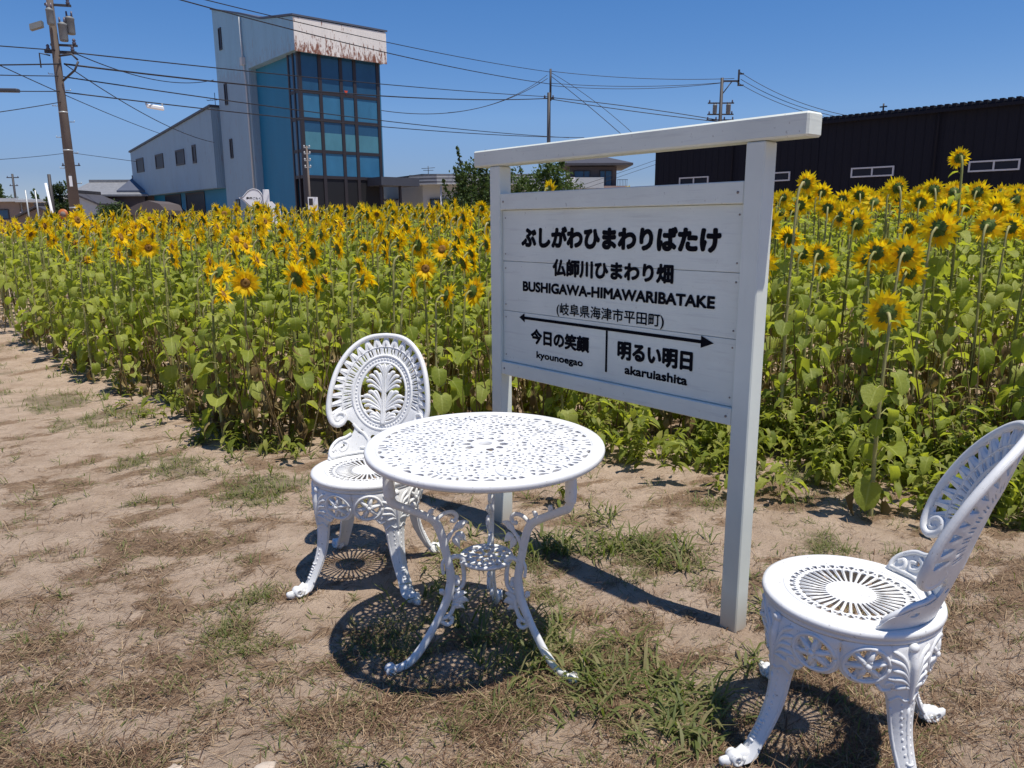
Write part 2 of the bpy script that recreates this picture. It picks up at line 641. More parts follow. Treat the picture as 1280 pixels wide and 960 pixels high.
def np_mesh(name, V, T, mats, mi=None, parent=None, smooth=False):
    """triangle mesh straight from numpy arrays"""
    me = bpy.data.meshes.new(name)
    V = np.ascontiguousarray(V, np.float32); T = np.ascontiguousarray(T, np.int32)
    me.vertices.add(len(V)); me.vertices.foreach_set("co", V.ravel())
    me.loops.add(len(T) * 3); me.loops.foreach_set("vertex_index", T.ravel())
    me.polygons.add(len(T))
    me.polygons.foreach_set("loop_start", np.arange(0, len(T) * 3, 3, dtype=np.int32))
    me.polygons.foreach_set("loop_total", np.full(len(T), 3, np.int32))
    for m in mats: me.materials.append(m)
    if mi is not None: me.polygons.foreach_set("material_index", np.ascontiguousarray(mi, np.int32))
    if smooth: me.polygons.foreach_set("use_smooth", np.ones(len(T), bool))
    me.update(calc_edges=True)
    o = bpy.data.objects.new(name, me)
    return link(o, parent)


# ------------------------------------------------------------------ ground
def ground_z(x, y):
    near = np.exp(-((x * x + y * y) / 200.0))
    return near * (0.024 * (fbm(x * 1.3, y * 1.3, 3, 3) - 0.5) + 0.020 * (fbm(x * 7, y * 7, 4, 9) - 0.5))


def litter_at(x, y):
    """0..1: how thickly trodden straw covers the soil"""
    u = x * math.cos(0.6) + y * math.sin(0.6); v = -x * math.sin(0.6) + y * math.cos(0.6)
    a = fbm(u * 5.2 + 7, v * 9.5, 5, 21) * 0.72 + fbm(x * 1.3, y * 1.3, 4, 71) * 0.28
    return np.clip((a - 0.43) * 4.5, 0, 1)


def green_at(x, y):
    """0..1: how much green grass grows there"""
    a = fbm(x * 3.1, y * 3.1, 5, 33)
    e = edge_y(x) - y
    edge = np.exp(-((e - 0.55) / 0.45) ** 2) * 0.95 * (x < -0.7) + np.exp(-((e - 0.3) / 0.3) ** 2) * 0.7 * (x >= -0.7)
    right = np.exp(-(((x - 0.42) / 0.52) ** 2 + ((y - 2.78) / 0.62) ** 2)) * 1.0
    right = np.maximum(right, np.exp(-(((x - 1.25) / 0.35) ** 2 + ((y - 3.2) / 0.40) ** 2)) * 0.8)
    low = np.exp(-(((x - 0.46) / 0.26) ** 2 + ((y - 1.98) / 0.22) ** 2)) * 0.62
    right = np.maximum(right, low)
    base = 0.06
    w = np.clip(np.maximum(np.maximum(edge, right), base), 0, 1)
    return np.clip((a - 0.70 + 0.30 * w) * 5.0, 0, 1) * (y < edge_y(x) + 1.0)


EDGE = np.array([(-60, 70.0), (-6.91, 10.15), (-5.72, 8.80), (-3.78, 6.62), (-2.55, 5.34), (-1.93, 4.66), (-1.49, 4.40), (-0.9, 4.38), (-0.4, 4.55), (0.26, 4.45), (0.76, 4.60), (1.38, 4.35), (1.9, 4.10), (2.5, 3.75), (3.3, 3.5), (6, 3.4), (60, 3.4)])


def edge_y(x):
    """front edge of the sunflower field"""
    return np.interp(x, EDGE[:, 0], EDGE[:, 1])


def build_ground():
    def axis(lo, hi, n_, far):
        c = np.linspace(lo, hi, n_)
        step = c[1] - c[0]
        out_r, d = [], step
        p = hi
        while p < far:
            d *= 1.22; p += d; out_r.append(p)
        out_l, d, p = [], step, lo
        while p > -far:
            d *= 1.22; p -= d; out_l.append(p)
        return np.array(out_l[::-1] + list(c) + out_r)
    xs = axis(-4.0, 3.2, 300, 2200)
    ys = axis(0.6, 5.5, 220, 2200)
    X, Y = np.meshgrid(xs, ys)
    Z = ground_z(X, Y)
    V = np.stack([X.ravel(), Y.ravel(), Z.ravel()], 1)
    nx, ny = len(xs), len(ys)
    i = np.arange(nx * ny).reshape(ny, nx)
    a, b, c, d = i[:-1, :-1].ravel(), i[:-1, 1:].ravel(), i[1:, 1:].ravel(), i[1:, :-1].ravel()
    T = np.concatenate([np.stack([a, b, c], 1), np.stack([a, c, d], 1)])
    o = np_mesh("ground", V, T, [M['ground']], smooth=True)
    for nm, fn in (("litter", litter_at), ("green", green_at)):
        at = o.data.attributes.new(nm, 'FLOAT', 'POINT')
        at.data.foreach_set("value", np.asarray(fn(V[:, 0], V[:, 1]), np.float32))
    tag(o, "dry tan soil with trodden straw beside the sunflower field", kind="structure")


build_ground()

# ------------------------------------------------------------------ station-style sign
SA = Vector((-0.055, 3.294, 0.0))
SU = Vector((0.64630569, -0.76307861, 0))
SN = Vector((-0.76307861, -0.64630569, 0))      # towards the viewer


B_SCREW = plain("rusting_screw_head", (0.24, 0.20, 0.17), 0.6, 0.3, 40)


def build_sign():
    root = empty("station_sign", SA, math.atan2(SU.y, SU.x),
                 "white wooden station style name board on two posts beside the sunflowers", "sign")
    # local: x along the board, -y towards the viewer, z up.  (local y = SU rotated +90 deg = away from viewer)
    P = 0.066
    for s0 in (-0.057, 1.187):
        MB().box(s0, 0, -0.12, s0 + P, P, 1.598, bev=0.004).build("post", M['post'], root)
    MB().box(-0.160, -0.006, 1.600, 1.388, 0.074, 1.668, bev=0.006).build("top_beam", M['sign'], root)
    MB().box(0.0095, 0.003, 1.418, 1.1865, 0.050, 1.486, bev=0.003).build("rail", M['sign'], root)
    MB().box(0.0095, 0.003, 0.710, 1.1865, 0.050, 0.769, bev=0.003).build("rail", M['sign'], root)
    for i, (z0, z1) in enumerate(((1.2058, 1.4165), (0.9935, 1.2042), (0.7705, 0.9920))):
        MB().box(0.0100, 0.017 + (0.0, 0.0006, 0.0002)[i], z0, 1.1860, 0.036, z1, bev=0.0012).build("plank", M['sign'], root)
    MB().box(0.0105, 0.0365, 0.7695, 1.1855, 0.0445, 1.4175).build("backing_panel", M['sign'], root)
    for (sx_, sz_) in ((0.03, 1.452), (1.166, 1.452), (0.03, 0.739), (1.166, 0.739)):
        MB().lathe([(0, 0), (.0045, 0), (.0045, .0012), (0, .0014)], 10, lambda px, py, pz: (px + sx_, 0.0029 - pz, py + sz_)).build("screw", B_SCREW, root)
    for zz in (1.385, 1.235, 1.175, 1.02, 0.965, 0.80):
        for sx_ in (0.028, 1.168): MB().lathe([(0, 0), (.0032, 0), (.0032, .001), (0, .0012)], 8, lambda px, py, pz: (px + sx_, 0.0168 - pz, py + zz)).build("screw", B_SCREW, root)
    # lettering, painted 0.6 mm proud of the planks
    dg = bpy.context.evaluated_depsgraph_get()

    def text(s, s0, s1, z0, z1, bold, smooth=None):
        cu = bpy.data.curves.new("lettering", 'FONT')
        cu.body = s
        cu.size = 1.0
        cu.resolution_u = 4
        ob = bpy.data.objects.new("lettering_source", cu)
        COL.objects.link(ob)
        bpy.context.view_layer.update()
        dg_ = bpy.context.evaluated_depsgraph_get()
        me = bpy.data.meshes.new_from_object(ob.evaluated_get(dg_))
        bpy.data.objects.remove(ob)
        bpy.data.curves.remove(cu)
        me.name = "lettering"
        co = np.empty(len(me.vertices) * 3)
        me.vertices.foreach_get("co", co)
        co = co.reshape(-1, 3)
        mn, mx = co.min(0), co.max(0)
        x = s0 + (co[:, 0] - mn[0]) / (mx[0] - mn[0]) * (s1 - s0)
        z = z0 + (co[:, 1] - mn[1]) / (mx[1] - mn[1]) * (z1 - z0)
        x = s0 + bold + (x - s0) * (s1 - s0 - 2 * bold) / (s1 - s0)
        z = z0 + bold + (z - z0) * (z1 - z0 - 2 * bold) / (z1 - z0)
        me.calc_loop_triangles()
        T = np.empty(len(me.loop_triangles) * 3, np.int32)
        me.loop_triangles.foreach_get("vertices", T)
        T = T.reshape(-1, 3)
        bpy.data.meshes.remove(me)
        Vs, Ts = [], []
        nb = 10 if bold > 0.001 else 4
        for k in range(nb + 1):       # a broad brush: the stroke repeated round a small circle
            r = 0 if k == nb else bold
            a = 2 * PI * k / nb
            Vs.append(np.stack([x + r * math.cos(a), np.full(len(x), 0.0158 - k * 0.00002), z + r * math.sin(a)], 1))
            Ts.append(T + k * len(x))
        return np_mesh("lettering", np.concatenate(Vs), np.concatenate(Ts), [M['ink']], None, root)
    text("ぶしがわひまわりばたけ", 0.131, 1.106, 1.264, 1.350, 0.0056)
    text("仏師川ひまわり畑", 0.321, 0.922, 1.154, 1.224, 0.0037)
    text("BUSHIGAWA-HIMAWARIBATAKE", 0.140, 1.094, 1.083, 1.126, 0.0026)
    text("(岐阜県海津市平田町)", 0.346, 0.888, 0.995, 1.051, 0.0009)
    text("今日の笑顔", 0.191, 0.531, 0.866, 0.931, 0.0034)
    text("kyounoegao", 0.226, 0.498, 0.800, 0.838, 0.0016)
    text("明るい明日", 0.676, 1.017, 0.863, 0.933, 0.0038)
    text("akaruiashita", 0.714, 0.998, 0.812, 0.846, 0.0019)
    a = MB()
    yy = 0.0157
    zc = 0.971
    a.add([(0.150, yy, zc - .006), (1.050, yy, zc - .006), (1.050, yy, zc + .006), (0.150, yy, zc + .006)], [(0, 1, 2, 3)])
    a.add([(0.117, yy, zc), (0.152, yy, zc - .019), (0.150, yy, zc + .019)], [(0, 1, 2)])
    a.add([(1.098, yy, zc), (1.046, yy, zc + .021), (1.046, yy, zc - .021)], [(0, 1, 2)])
    a.build("arrow_line", M['ink'], root)
    MB().add([(0.616, yy, 0.806), (0.626, yy, 0.806), (0.626, yy, 0.9645), (0.616, yy, 0.9645)], [(0, 1, 2, 3)]).build("divider_line", M['ink'], root)


build_sign()


# ------------------------------------------------------------------ cast garden furniture
def clip_cell(poly, m, n):
    """keep the side of the line through m with normal n where (p-m).n <= 0"""
    out = []
    d = (poly - m) @ n
    k = len(poly)
    for i in range(k):
        j = (i + 1) % k
        if d[i] <= 0: out.append(poly[i])
        if d[i] * d[j] < 0:
            t = d[i] / (d[i] - d[j])
            out.append(poly[i] + t * (poly[j] - poly[i]))
    return np.array(out)


def lace_holes(seeds, r0, r1, gap, near=14, rings=56):
    """rounded openings round each seed: the metal between two seeds is 2*gap wide"""
    holes = []
    gv = np.random.default_rng(17)
    gap0 = gap
    for i, s in enumerate(seeds):
        gap = gap0 * gv.uniform(0.72, 1.38)
        if gv.random() < 0.07: continue
        d = np.sqrt(((seeds - s) ** 2).sum(1))
        o = np.argsort(d)[1:near + 1]
        poly = s + np.array([(-1, -1), (1, -1), (1, 1), (-1, 1)]) * 0.04
        for j in o:
            v = seeds[j] - s
            L = np.linalg.norm(v)
            poly = clip_cell(poly, s + v / L * (L / 2 - gap), v / L)
            if len(poly) < 3: break
        if len(poly) < 3: continue
        rs = np.linalg.norm(s)
        u = s / max(rs, 1e-9)
        poly = clip_cell(poly, u * r1, u)
        if len(poly) >= 3: poly = clip_cell(poly, u * r0, -u)
        if len(poly) < 3: continue
        # merge very short edges, then round the corners
        q = [poly[0]]
        for p in poly[1:]:
            if np.linalg.norm(p - q[-1]) > 0.0012: q.append(p)
        if len(q) > 3 and np.linalg.norm(q[0] - q[-1]) < 0.0012: q.pop()
        if len(q) < 3: continue
        q = np.array(q)
        a = np.roll(q, -1, 0)
        area = 0.5 * abs((q[:, 0] * a[:, 1] - q[:, 1] * a[:, 0]).sum())
        if area < 1.2e-5: continue
        q = np.stack([0.75 * q + 0.25 * a, 0.25 * q + 0.75 * a], 1).reshape(-1, 2)
        rr = np.linalg.norm(q, axis=1)
        if rr.max() > r1 + 0.002 or rr.min() < r0 - 0.002: continue
        holes.append(q)
    return holes


def lace_seeds(N, r0, r1, rosettes, dmin, seed):
    g = np.random.default_rng(seed)
    half = PI / N
    pts = []
    def polar(x, y, r, a):
        return (r * math.cos(a) + x * math.cos(a) - y * math.sin(a), r * math.sin(a) + x * math.sin(a) + y * math.cos(a))
    for r, af, rings in rosettes:
        a = af * half
        pts.append(polar(0, 0, r, a))
        for (rad, cnt) in rings:
            for k in range(cnt):
                b = 2 * PI * (k + 0.5) / cnt
                pts.append(polar(rad * math.cos(b), rad * math.sin(b), r, a))
    base = []
    for p in pts:
        ang = math.atan2(p[1], p[0])
        if -1e-6 <= ang <= half + 1e-6: base.append(p)
    tries = 0
    while tries < 6000:
        tries += 1
        r = math.sqrt(g.uniform(r0 ** 2, r1 ** 2)); a = g.uniform(0, half)
        p = (r * math.cos(a), r * math.sin(a))
        # keep clear of the mirror lines unless nearly on them
        if min(r * a, r * (half - a)) < dmin * 0.45: continue
        if all((p[0] - q[0]) ** 2 + (p[1] - q[1]) ** 2 > dmin ** 2 for q in base): base.append(p)
    out = []
    for k in range(N):
        for p in base:
            r = math.hypot(*p); a = math.atan2(p[1], p[0])
            for s_ in (1, -1):
                b = 2 * half * k + s_ * a
                q = (r * math.cos(b), r * math.sin(b))
                if all((q[0] - o_[0]) ** 2 + (q[1] - o_[1]) ** 2 > 1e-5 for o_ in out[-4 * len(base):] + out[:2 * len(base)]): out.append(q)
    return np.array(out)


def spiral(c, r0, r1, turns, a0, n=22, ax=None, ay=None):
    """points of a flat volute round c in the plane spanned by ax, ay"""
    ax, ay = Vector(ax), Vector(ay)
    out = []
    for i in range(n + 1):
        t = i / n
        r = r0 + (r1 - r0) * t
        a = a0 + turns * 2 * PI * t
        out.append(Vector(c) + ax * (r * math.cos(a)) + ay * (r * math.sin(a)))
    return out


def flat_map(z):
    return lambda u, v, w: np.stack([u, v, z + w], 1)


def build_table(loc, rz):
    root = empty("garden_table", loc, rz, "round white cast metal table with pierced lace top between the two chairs", "table")
    RT, ZT = 0.366, 0.700
    mb = MB()
    seeds = lace_seeds(10, 0.045, 0.318, [(0.252, 0.0, [(0.019, 6), (0.040, 11)]), (0.262, 1.0, [(0.0165, 5), (0.033, 9)]), (0.150, 1.0, [(0.018, 6)]), (0.165, 0.0, [(0.020, 7)]), (0.085, 0.0, [(0.017, 5)])], 0.0205, 5)
    holes = lace_holes(seeds, 0.040, 0.325, 0.0056)
    plate(mb, [circle(0, 0, RT - 0.006, 140), circle(0, 0, 0.0215, 28)] + holes, 0.007, flat_map(ZT), 0.0115, 0.0022, 0.006)
    # rolled rim, inner raised bead and collar round the parasol hole
    prof = [(RT - 0.020, ZT + 0.0045), (RT - 0.010, ZT + 0.0075), (RT - 0.002, ZT + 0.0055), (RT + 0.001, ZT - 0.002), (RT - 0.001, ZT - 0.013), (RT - 0.006, ZT - 0.017), (RT - 0.011, ZT - 0.012), (RT - 0.013, ZT - 0.004)]
    mb.lathe(prof, 140)
    for rr in (0.331, 0.0415):
        mb.lathe([(rr - 0.004, ZT + 0.003), (rr - 0.002, ZT + 0.0062), (rr + 0.002, ZT + 0.0062), (rr + 0.004, ZT + 0.003)], 120)
    mb.lathe([(0.021, ZT - 0.012), (0.0215, ZT + 0.0055), (0.026, ZT + 0.0075), (0.030, ZT + 0.004)], 32)
    # raised scrolls on the lace
    for k in range(10):
        a = 2 * PI * k / 10
        for s_ in (1, -1):
            for (r, da, q0, q1, tr, ph) in ((0.252, 0.0, 0.049, 0.030, 0.9, 0.3), (0.165, 0.0, 0.029, 0.012, 0.8, 2.0)):
                c = (r * math.cos(a + da), r * math.sin(a + da), ZT + 0.0045)
                e1 = (math.cos(a), math.sin(a), 0); e2 = (-math.sin(a) * s_, math.cos(a) * s_, 0)
                mb.tube(spiral(c, q0, q1, tr * 0.5, ph, 14, e1, e2), [0.0035] * 8 + [0.0035 - 0.0003 * j for j in range(7)], 6)
    mb.build("tabletop", M['metal'], root)
    # little pierced shelf
    sh = MB()
    ZS, RS = 0.328, 0.084
    sd = lace_seeds(8, 0.022, 0.072, [(0.049, 0.0, [])], 0.0175, 3)
    plate(sh, [circle(0, 0, RS, 60), circle(0, 0, 0.013, 20)] + lace_holes(sd, 0.020, 0.074, 0.0042), 0.006, flat_map(ZS), 0.010, 0.0025, 0.005)
    sh.lathe([(RS - 0.006, ZS + 0.004), (RS, ZS + 0.006), (RS + 0.003, ZS), (RS, ZS - 0.008), (RS - 0.006, ZS - 0.005)], 60)
    for k in range(8):
        a = 2 * PI * k / 8
        sh.ball((0.052 * math.cos(a), 0.052 * math.sin(a), ZS + 0.004), 0.008, 0.008, 0.005, 8, 4)
    sh.build("shelf", M['metal'], root)
    # three legs in vertical radial planes
    def leg_mesh():
        m = MB()
        N = (0, 1, 0)
        L = lambda pts, n=6: [(p[0], 0, p[1]) for p in smooth_path(pts, n)]
        path = L([(0.300, 0.684), (0.306, 0.655), (0.307, 0.600), (0.296, 0.562), (0.262, 0.540), (0.215, 0.513), (0.170, 0.482), (0.150, 0.440), (0.138, 0.385), (0.127, 0.330), (0.122, 0.275), (0.132, 0.222), (0.158, 0.168), (0.194, 0.108), (0.230, 0.058), (0.268, 0.024), (0.305, 0.014), (0.328, 0.016)])
        rad = []
        for p in path:
            z = p[2]
            rad.append(0.0125 + 0.004 * max(0, 1 - abs(z - 0.24) / 0.1) + (0.006 if z > 0.58 else 0.0) + 0.002 * max(0, 1 - abs(z - 0.05) / 0.1))
        m.tube(path, rad, 10, 0.78, N)
        m.box(0.283, -0.016, 0.668, 0.327, 0.016, 0.688, bev=0.003)
        # ridge along the leg's outer side
        m.tube([(p[0] + 0.010, 0.0, p[2] - 0.004) for p in path[8:]], [0.0045] * (len(path) - 8), 6)
        # inner vine: up from the waist to a bud and leaf
        m.tube(L([(0.138, 0.375), (0.132, 0.410), (0.110, 0.438), (0.086, 0.452)]), [0.008] * 10 + [0.006] * 9, 8, 0.8, N)
        m.tube(L([(0.170, 0.480), (0.140, 0.500), (0.112, 0.500), (0.098, 0.484), (0.106, 0.470), (0.118, 0.474)]), 0.007, 8, 0.9, N)
        for (bx, bz, tx, tz, w) in ((0.105, 0.425, 0.070, 0.398, 0.016), (0.108, 0.440, 0.062, 0.462, 0.015), (0.112, 0.418, 0.092, 0.378, 0.013),
                                    (0.118, 0.205, 0.072, 0.222, 0.017), (0.118, 0.200, 0.066, 0.190, 0.019), (0.122, 0.190, 0.080, 0.168, 0.014),
                                    (0.190, 0.500, 0.172, 0.522, 0.010), (0.235, 0.530, 0.238, 0.556, 0.010), (0.150, 0.230, 0.162, 0.250, 0.010), (0.118, 0.300, 0.138, 0.318, 0.010)):
            q = [(bx + (tx - bx) * t, 0.004 * math.sin(t * PI), bz + (tz - bz) * t + 0.006 * math.sin(t * PI)) for t in (0, .2, .4, .6, .8, 1)]
            m.tube(q, [w * .35, w * .75, w, w * .85, w * .5, w * .12], 8, 0.45, N)
            m.tube([(p[0], p[1] + 0.006, p[2]) for p in q], [0.002] * 6, 5)
        # scroll bracket that carries the shelf, and a second vine below it
        m.tube(L([(0.128, 0.345), (0.108, 0.352), (0.088, 0.345), (0.074, 0.330)]), 0.008, 8, 0.9, N)
        m.tube(L([(0.084, 0.330), (0.078, 0.290), (0.082, 0.252), (0.104, 0.236), (0.122, 0.250), (0.120, 0.275), (0.102, 0.280), (0.097, 0.264)]), [0.0075] * 36 + [0.0065] * 7, 8, 0.95, N)
        m.ball((0.103, 0, 0.262), 0.012, 0.011, 0.012, 10, 6)
        m.tube(L([(0.128, 0.232), (0.112, 0.200), (0.122, 0.165), (0.140, 0.150), (0.168, 0.150)]), 0.0075, 8, 0.85, N)
        m.tube(L([(0.166, 0.146), (0.140, 0.124), (0.124, 0.128), (0.122, 0.142), (0.132, 0.146)]), 0.0068, 8, 0.9, N)
        m.tube(L([(0.146, 0.300), (0.150, 0.330), (0.142, 0.350), (0.130, 0.372)]), 0.0055, 6, 0.9, N)
        # foot scroll
        for sd_ in (1, -1):
            m.tube(spiral((0.326, sd_ * 0.010, 0.019), 0.017, 0.003, 1.4, -PI * 0.75, 18, (1, 0, 0), (0, 0, 1)), [0.0062] * 12 + [0.005] * 7, 6)
        m.ball((0.326, 0, 0.019), 0.018, 0.012, 0.017, 12, 6)
        return m
    me = leg_mesh().mesh("leg", M['metal'])
    for a in (-35, 85, 205):
        o = bpy.data.objects.new("leg", me)
        link(o, root)
        o.rotation_euler = (0, 0, R(a) - rz)
    return root


def build_chair_meshes():
    ZSEAT = 0.438
    RS = 0.212
    out = {}
    # ---- seat
    m = MB()
    holes = []
    NS = 36
    for k in range(NS):
        a = 2 * PI * k / NS
        e = np.array((math.cos(a), math.sin(a))); p = np.array((-e[1], e[0]))
        w0, w1 = 0.0025, 0.0066
        r0, r1 = (0.060, 0.126)
        pts = [e * r0 - p * w0, e * (r0 + r1) / 2 - p * (w0 + w1) / 2, e * (r1 - 0.004) - p * w1, e * r1 - p * w1 * .5, e * r1 + p * w1 * .5, e * (r1 - 0.004) + p * w1, e * (r0 + r1) / 2 + p * (w0 + w1) / 2, e * r0 + p * w0]
        holes.append(np.array(pts))
        a += PI / NS
        e = np.array((math.cos(a), math.sin(a))); p = np.array((-e[1], e[0]))
        c = e * 0.1405
        pts = [c - e * 0.0095, c + p * 0.0045 - e * 0.002, c + p * 0.0078 + e * 0.006, c + e * 0.009, c - p * 0.0078 + e * 0.006, c - p * 0.0045 - e * 0.002]
        holes.append(np.array(pts))
        a -= PI / NS
        e = np.array((math.cos(a), math.sin(a))); p = np.array((-e[1], e[0]))
        c = e * 0.1375
        holes.append(np.array([c + p * 0.0042, c + e * 0.0052, c - p * 0.0042, c - e * 0.0050]))
    def rel(V):
        r = np.linalg.norm(V, axis=1)
        return -0.010 * np.exp(-(r / 0.11) ** 2) + 0.0015 * np.sin(r * 420) * (r < 0.055)
    plate(m, [circle(0, 0, RS, 110)] + holes, 0.007, flat_map(ZSEAT), 0.012, 0.0018, 0.006, rel)
    m.lathe([(RS - 0.020, ZSEAT + 0.004), (RS - 0.006, ZSEAT + 0.0065), (RS + 0.003, ZSEAT + 0.003), (RS + 0.005, ZSEAT - 0.006), (RS + 0.002, ZSEAT - 0.013), (RS - 0.003, ZSEAT - 0.015), (RS + 0.001, ZSEAT - 0.020), (RS - 0.002, ZSEAT - 0.027), (RS - 0.010, ZSEAT - 0.027), (RS - 0.012, ZSEAT - 0.004)], 110)
    m.lathe([(0.157, ZSEAT + 0.003), (0.159, ZSEAT + 0.0065), (0.163, ZSEAT + 0.0065), (0.165, ZSEAT + 0.003)], 96)
    m.lathe([(0.0, ZSEAT - 0.002), (0.02, ZSEAT - 0.0025), (0.024, ZSEAT - 0.004)], 24)
    for k in range(NS):
        a = 2 * PI * (k + .5) / NS
        m.tube([(r * math.cos(a), r * math.sin(a), ZSEAT + 0.004 - 0.010 * math.exp(-(r / .11) ** 2)) for r in (0.062, 0.09, 0.122)], [0.0016, 0.0026, 0.0034], 5)
    out['seat'] = m.mesh("seat", M['metal'])

    # ---- leg: one pierced casting, folded along the middle
    zp = np.array([0.0, 0.012, 0.03, 0.06, 0.10, 0.15, 0.20, 0.26, 0.31, 0.36, 0.40, 0.43])
    rp = np.array([0.312, 0.302, 0.283, 0.260, 0.242, 0.223, 0.214, 0.212, 0.216, 0.214, 0.206, 0.200])
    fp = np.array([0.75, 0.75, 0.75, 0.75, 0.75, 0.75, 0.70, 0.55, 0.30, 0.10, 0.0, 0.0])
    zz = np.linspace(0, 0.43, 80)
    rr = np.interp(zz, zp, rp)
    for _ in range(40): rr[1:-1] = (rr[:-2] + 2 * rr[1:-1] + rr[2:]) / 4
    RC = 0.205
    def leg_map(s, z, w):
        r = np.interp(z, zz, rr)
        f = np.interp(z, zp, fp)
        q = np.sqrt(s * s + 0.006 ** 2) - 0.006
        a = s / RC
        x = r + w - RC * (1 - np.cos(a)) * np.clip((z - 0.20) / 0.15, 0, 1) - f * q
        y = RC * np.sin(a)
        return np.stack([x, y, z], 1)
    half = [(0.0, 0.409), (0.075, 0.409), (0.156, 0.408), (0.1595, 0.395), (0.154, 0.380), (0.1555, 0.355), (0.149, 0.328), (0.132, 0.308), (0.104, 0.300), (0.080, 0.306), (0.060, 0.294), (0.045, 0.274), (0.037, 0.24), (0.032, 0.20), (0.028, 0.15), (0.025, 0.10), (0.023, 0.06), (0.026, 0.035), (0.026, 0.020), (0.014, 0.008), (0.0, 0.008)]
    hp = smooth_path(half, 5)
    outline = np.concatenate([hp, (hp * np.array((-1, 1)))[::-1][1:-1]])
    holes = []
    for sg in (1, -1):
        for k in range(6):
            a = 2 * PI * (k + .5) / 6 + 0.26
            c = np.array((sg * 0.102, 0.355))
            e = np.array((math.cos(a), math.sin(a))); p = np.array((-e[1], e[0]))
            holes.append(np.array([c + e * 0.016, c + e * 0.028 + p * 0.0085, c + e * 0.038 + p * 0.011, c + e * 0.040, c + e * 0.038 - p * 0.011, c + e * 0.028 - p * 0.0085]))
    m = MB()
    plate(m, [outline] + holes, 0.009, leg_map, 0.011, 0.002, 0.008)
    def LP(pts, off=0.005):
        a = np.array(pts, float)
        return [Vector(p) for p in leg_map(a[:, 0], a[:, 1], np.full(len(a), off))]
    for sg in (1, -1):
        c = circle(sg * 0.102, 0.355, 0.0465, 28)
        m.tube(LP(np.concatenate([c, c[:1]])), 0.0052, 6)
        for k in range(6):
            a = 2 * PI * k / 6 + 0.26
            m.tube(LP([(sg * 0.102, 0.355), (sg * 0.102 + 0.022 * math.cos(a), 0.355 + 0.022 * math.sin(a)), (sg * 0.102 + 0.043 * math.cos(a), 0.355 + 0.043 * math.sin(a))]), [0.008, 0.0078, 0.0028], 6)
        m.ball(LP([(sg * 0.102, 0.355)], 0.010)[0], 0.009, 0.009, 0.009, 8, 5)
        for k in range(5):
            a = 2 * PI * k / 5
            m.ball(LP([(sg * 0.102 + 0.012 * math.cos(a), 0.355 + 0.012 * math.sin(a))], 0.009)[0], 0.0052, 0.0052, 0.0052, 6, 4)
        # acanthus sprays from the knee and hanging husks on the shank
        for j, (x1, z1) in enumerate(((0.052, 0.398), (0.056, 0.376), (0.050, 0.350), (0.056, 0.326), (0.040, 0.300))):
            pth = smooth_path([(sg * 0.006, 0.318 - j * 0.004), (sg * x1 * 0.45, 0.322 + (z1 - 0.322) * 0.7), (sg * x1, z1)], 5)
            m.tube(LP(pth, 0.006), list(np.interp(np.linspace(0, 1, len(pth)), [0, .4, .8, 1], [0.003, 0.0058, 0.0065, 0.0028])), 6)
        pth = smooth_path([(sg * 0.072, 0.306), (sg * 0.060, 0.292), (sg * 0.044, 0.296), (sg * 0.040, 0.312), (sg * 0.052, 0.316), (sg * 0.056, 0.306)], 5)
        m.tube(LP(pth, 0.004), 0.0055, 6)
        for j in range(10):
            z = 0.255 - j * 0.0175
            m.ball(LP([(sg * (0.014 - 0.0008 * j), z)], 0.004)[0], 0.004, 0.0045, 0.0065, 6, 4)
        e = smooth_path([(sg * 0.034, 0.245), (sg * 0.029, 0.19), (sg * 0.025, 0.14), (sg * 0.022, 0.085), (sg * 0.024, 0.05)], 6)
        m.tube(LP(e, 0.002), 0.0042, 6)
        m.tube(LP(smooth_path([(0, 0.275), (sg * 0.012, 0.268), (sg * 0.026, 0.278), (sg * 0.040, 0.262)], 5), 0.005), 0.0042, 6)
    m.tube(LP(smooth_path([(0, 0.40), (0, 0.36), (0, 0.32), (0, 0.28), (0, 0.262)], 5), 0.006), list(np.interp(np.linspace(0, 1, 21), [0, .25, .6, 1], [0.008, 0.012, 0.007, 0.003])), 8)
    m.tube(LP([(0, z) for z in np.linspace(0.25, 0.05, 12)], 0.003), 0.005, 6)
    for j in range(6):
        m.ball(LP([(0, 0.115 - j * 0.010)], 0.006)[0], 0.0045, 0.010, 0.004, 6, 4)
    m.ball(LP([(0, 0.402)], 0.008)[0], 0.011, 0.014, 0.012, 10, 6)
    # foot: an upturned scroll
    m.tube([(0.278, 0, 0.040), (0.296, 0, 0.024), (0.316, 0, 0.0165), (0.334, 0, 0.0165), (0.348, 0, 0.022), (0.354, 0, 0.030)], [0.020, 0.0225, 0.0190, 0.0165, 0.013, 0.005], 12, 0.72, (0, 1, 0))
    for sg in (1, -1):
        m.tube(spiral((0.312, sg * 0.016, 0.026), 0.019, 0.003, 1.3, PI * 0.9, 18, (1, 0, 0), (0, 0, 1)), 0.0052, 6)
    m.ball((0.314, 0, 0.026), 0.022, 0.019, 0.019, 12, 6)
    out['leg'] = m.mesh("leg", M['metal'])

    # ---- backrest
    def back_map(s, t, w):
        Rb = 0.196 + 0.095 * np.clip(t / 0.18, 0, 1) ** 1.0
        s = s * 1.10
        a = s / Rb
        x = (Rb - w) * np.sin(a)
        y = 0.192 + 0.30 * np.clip(t, -0.01, 1) - Rb + (Rb - w) * np.cos(a)
        return np.stack([x, y, ZSEAT + 0.006 + t], 1)
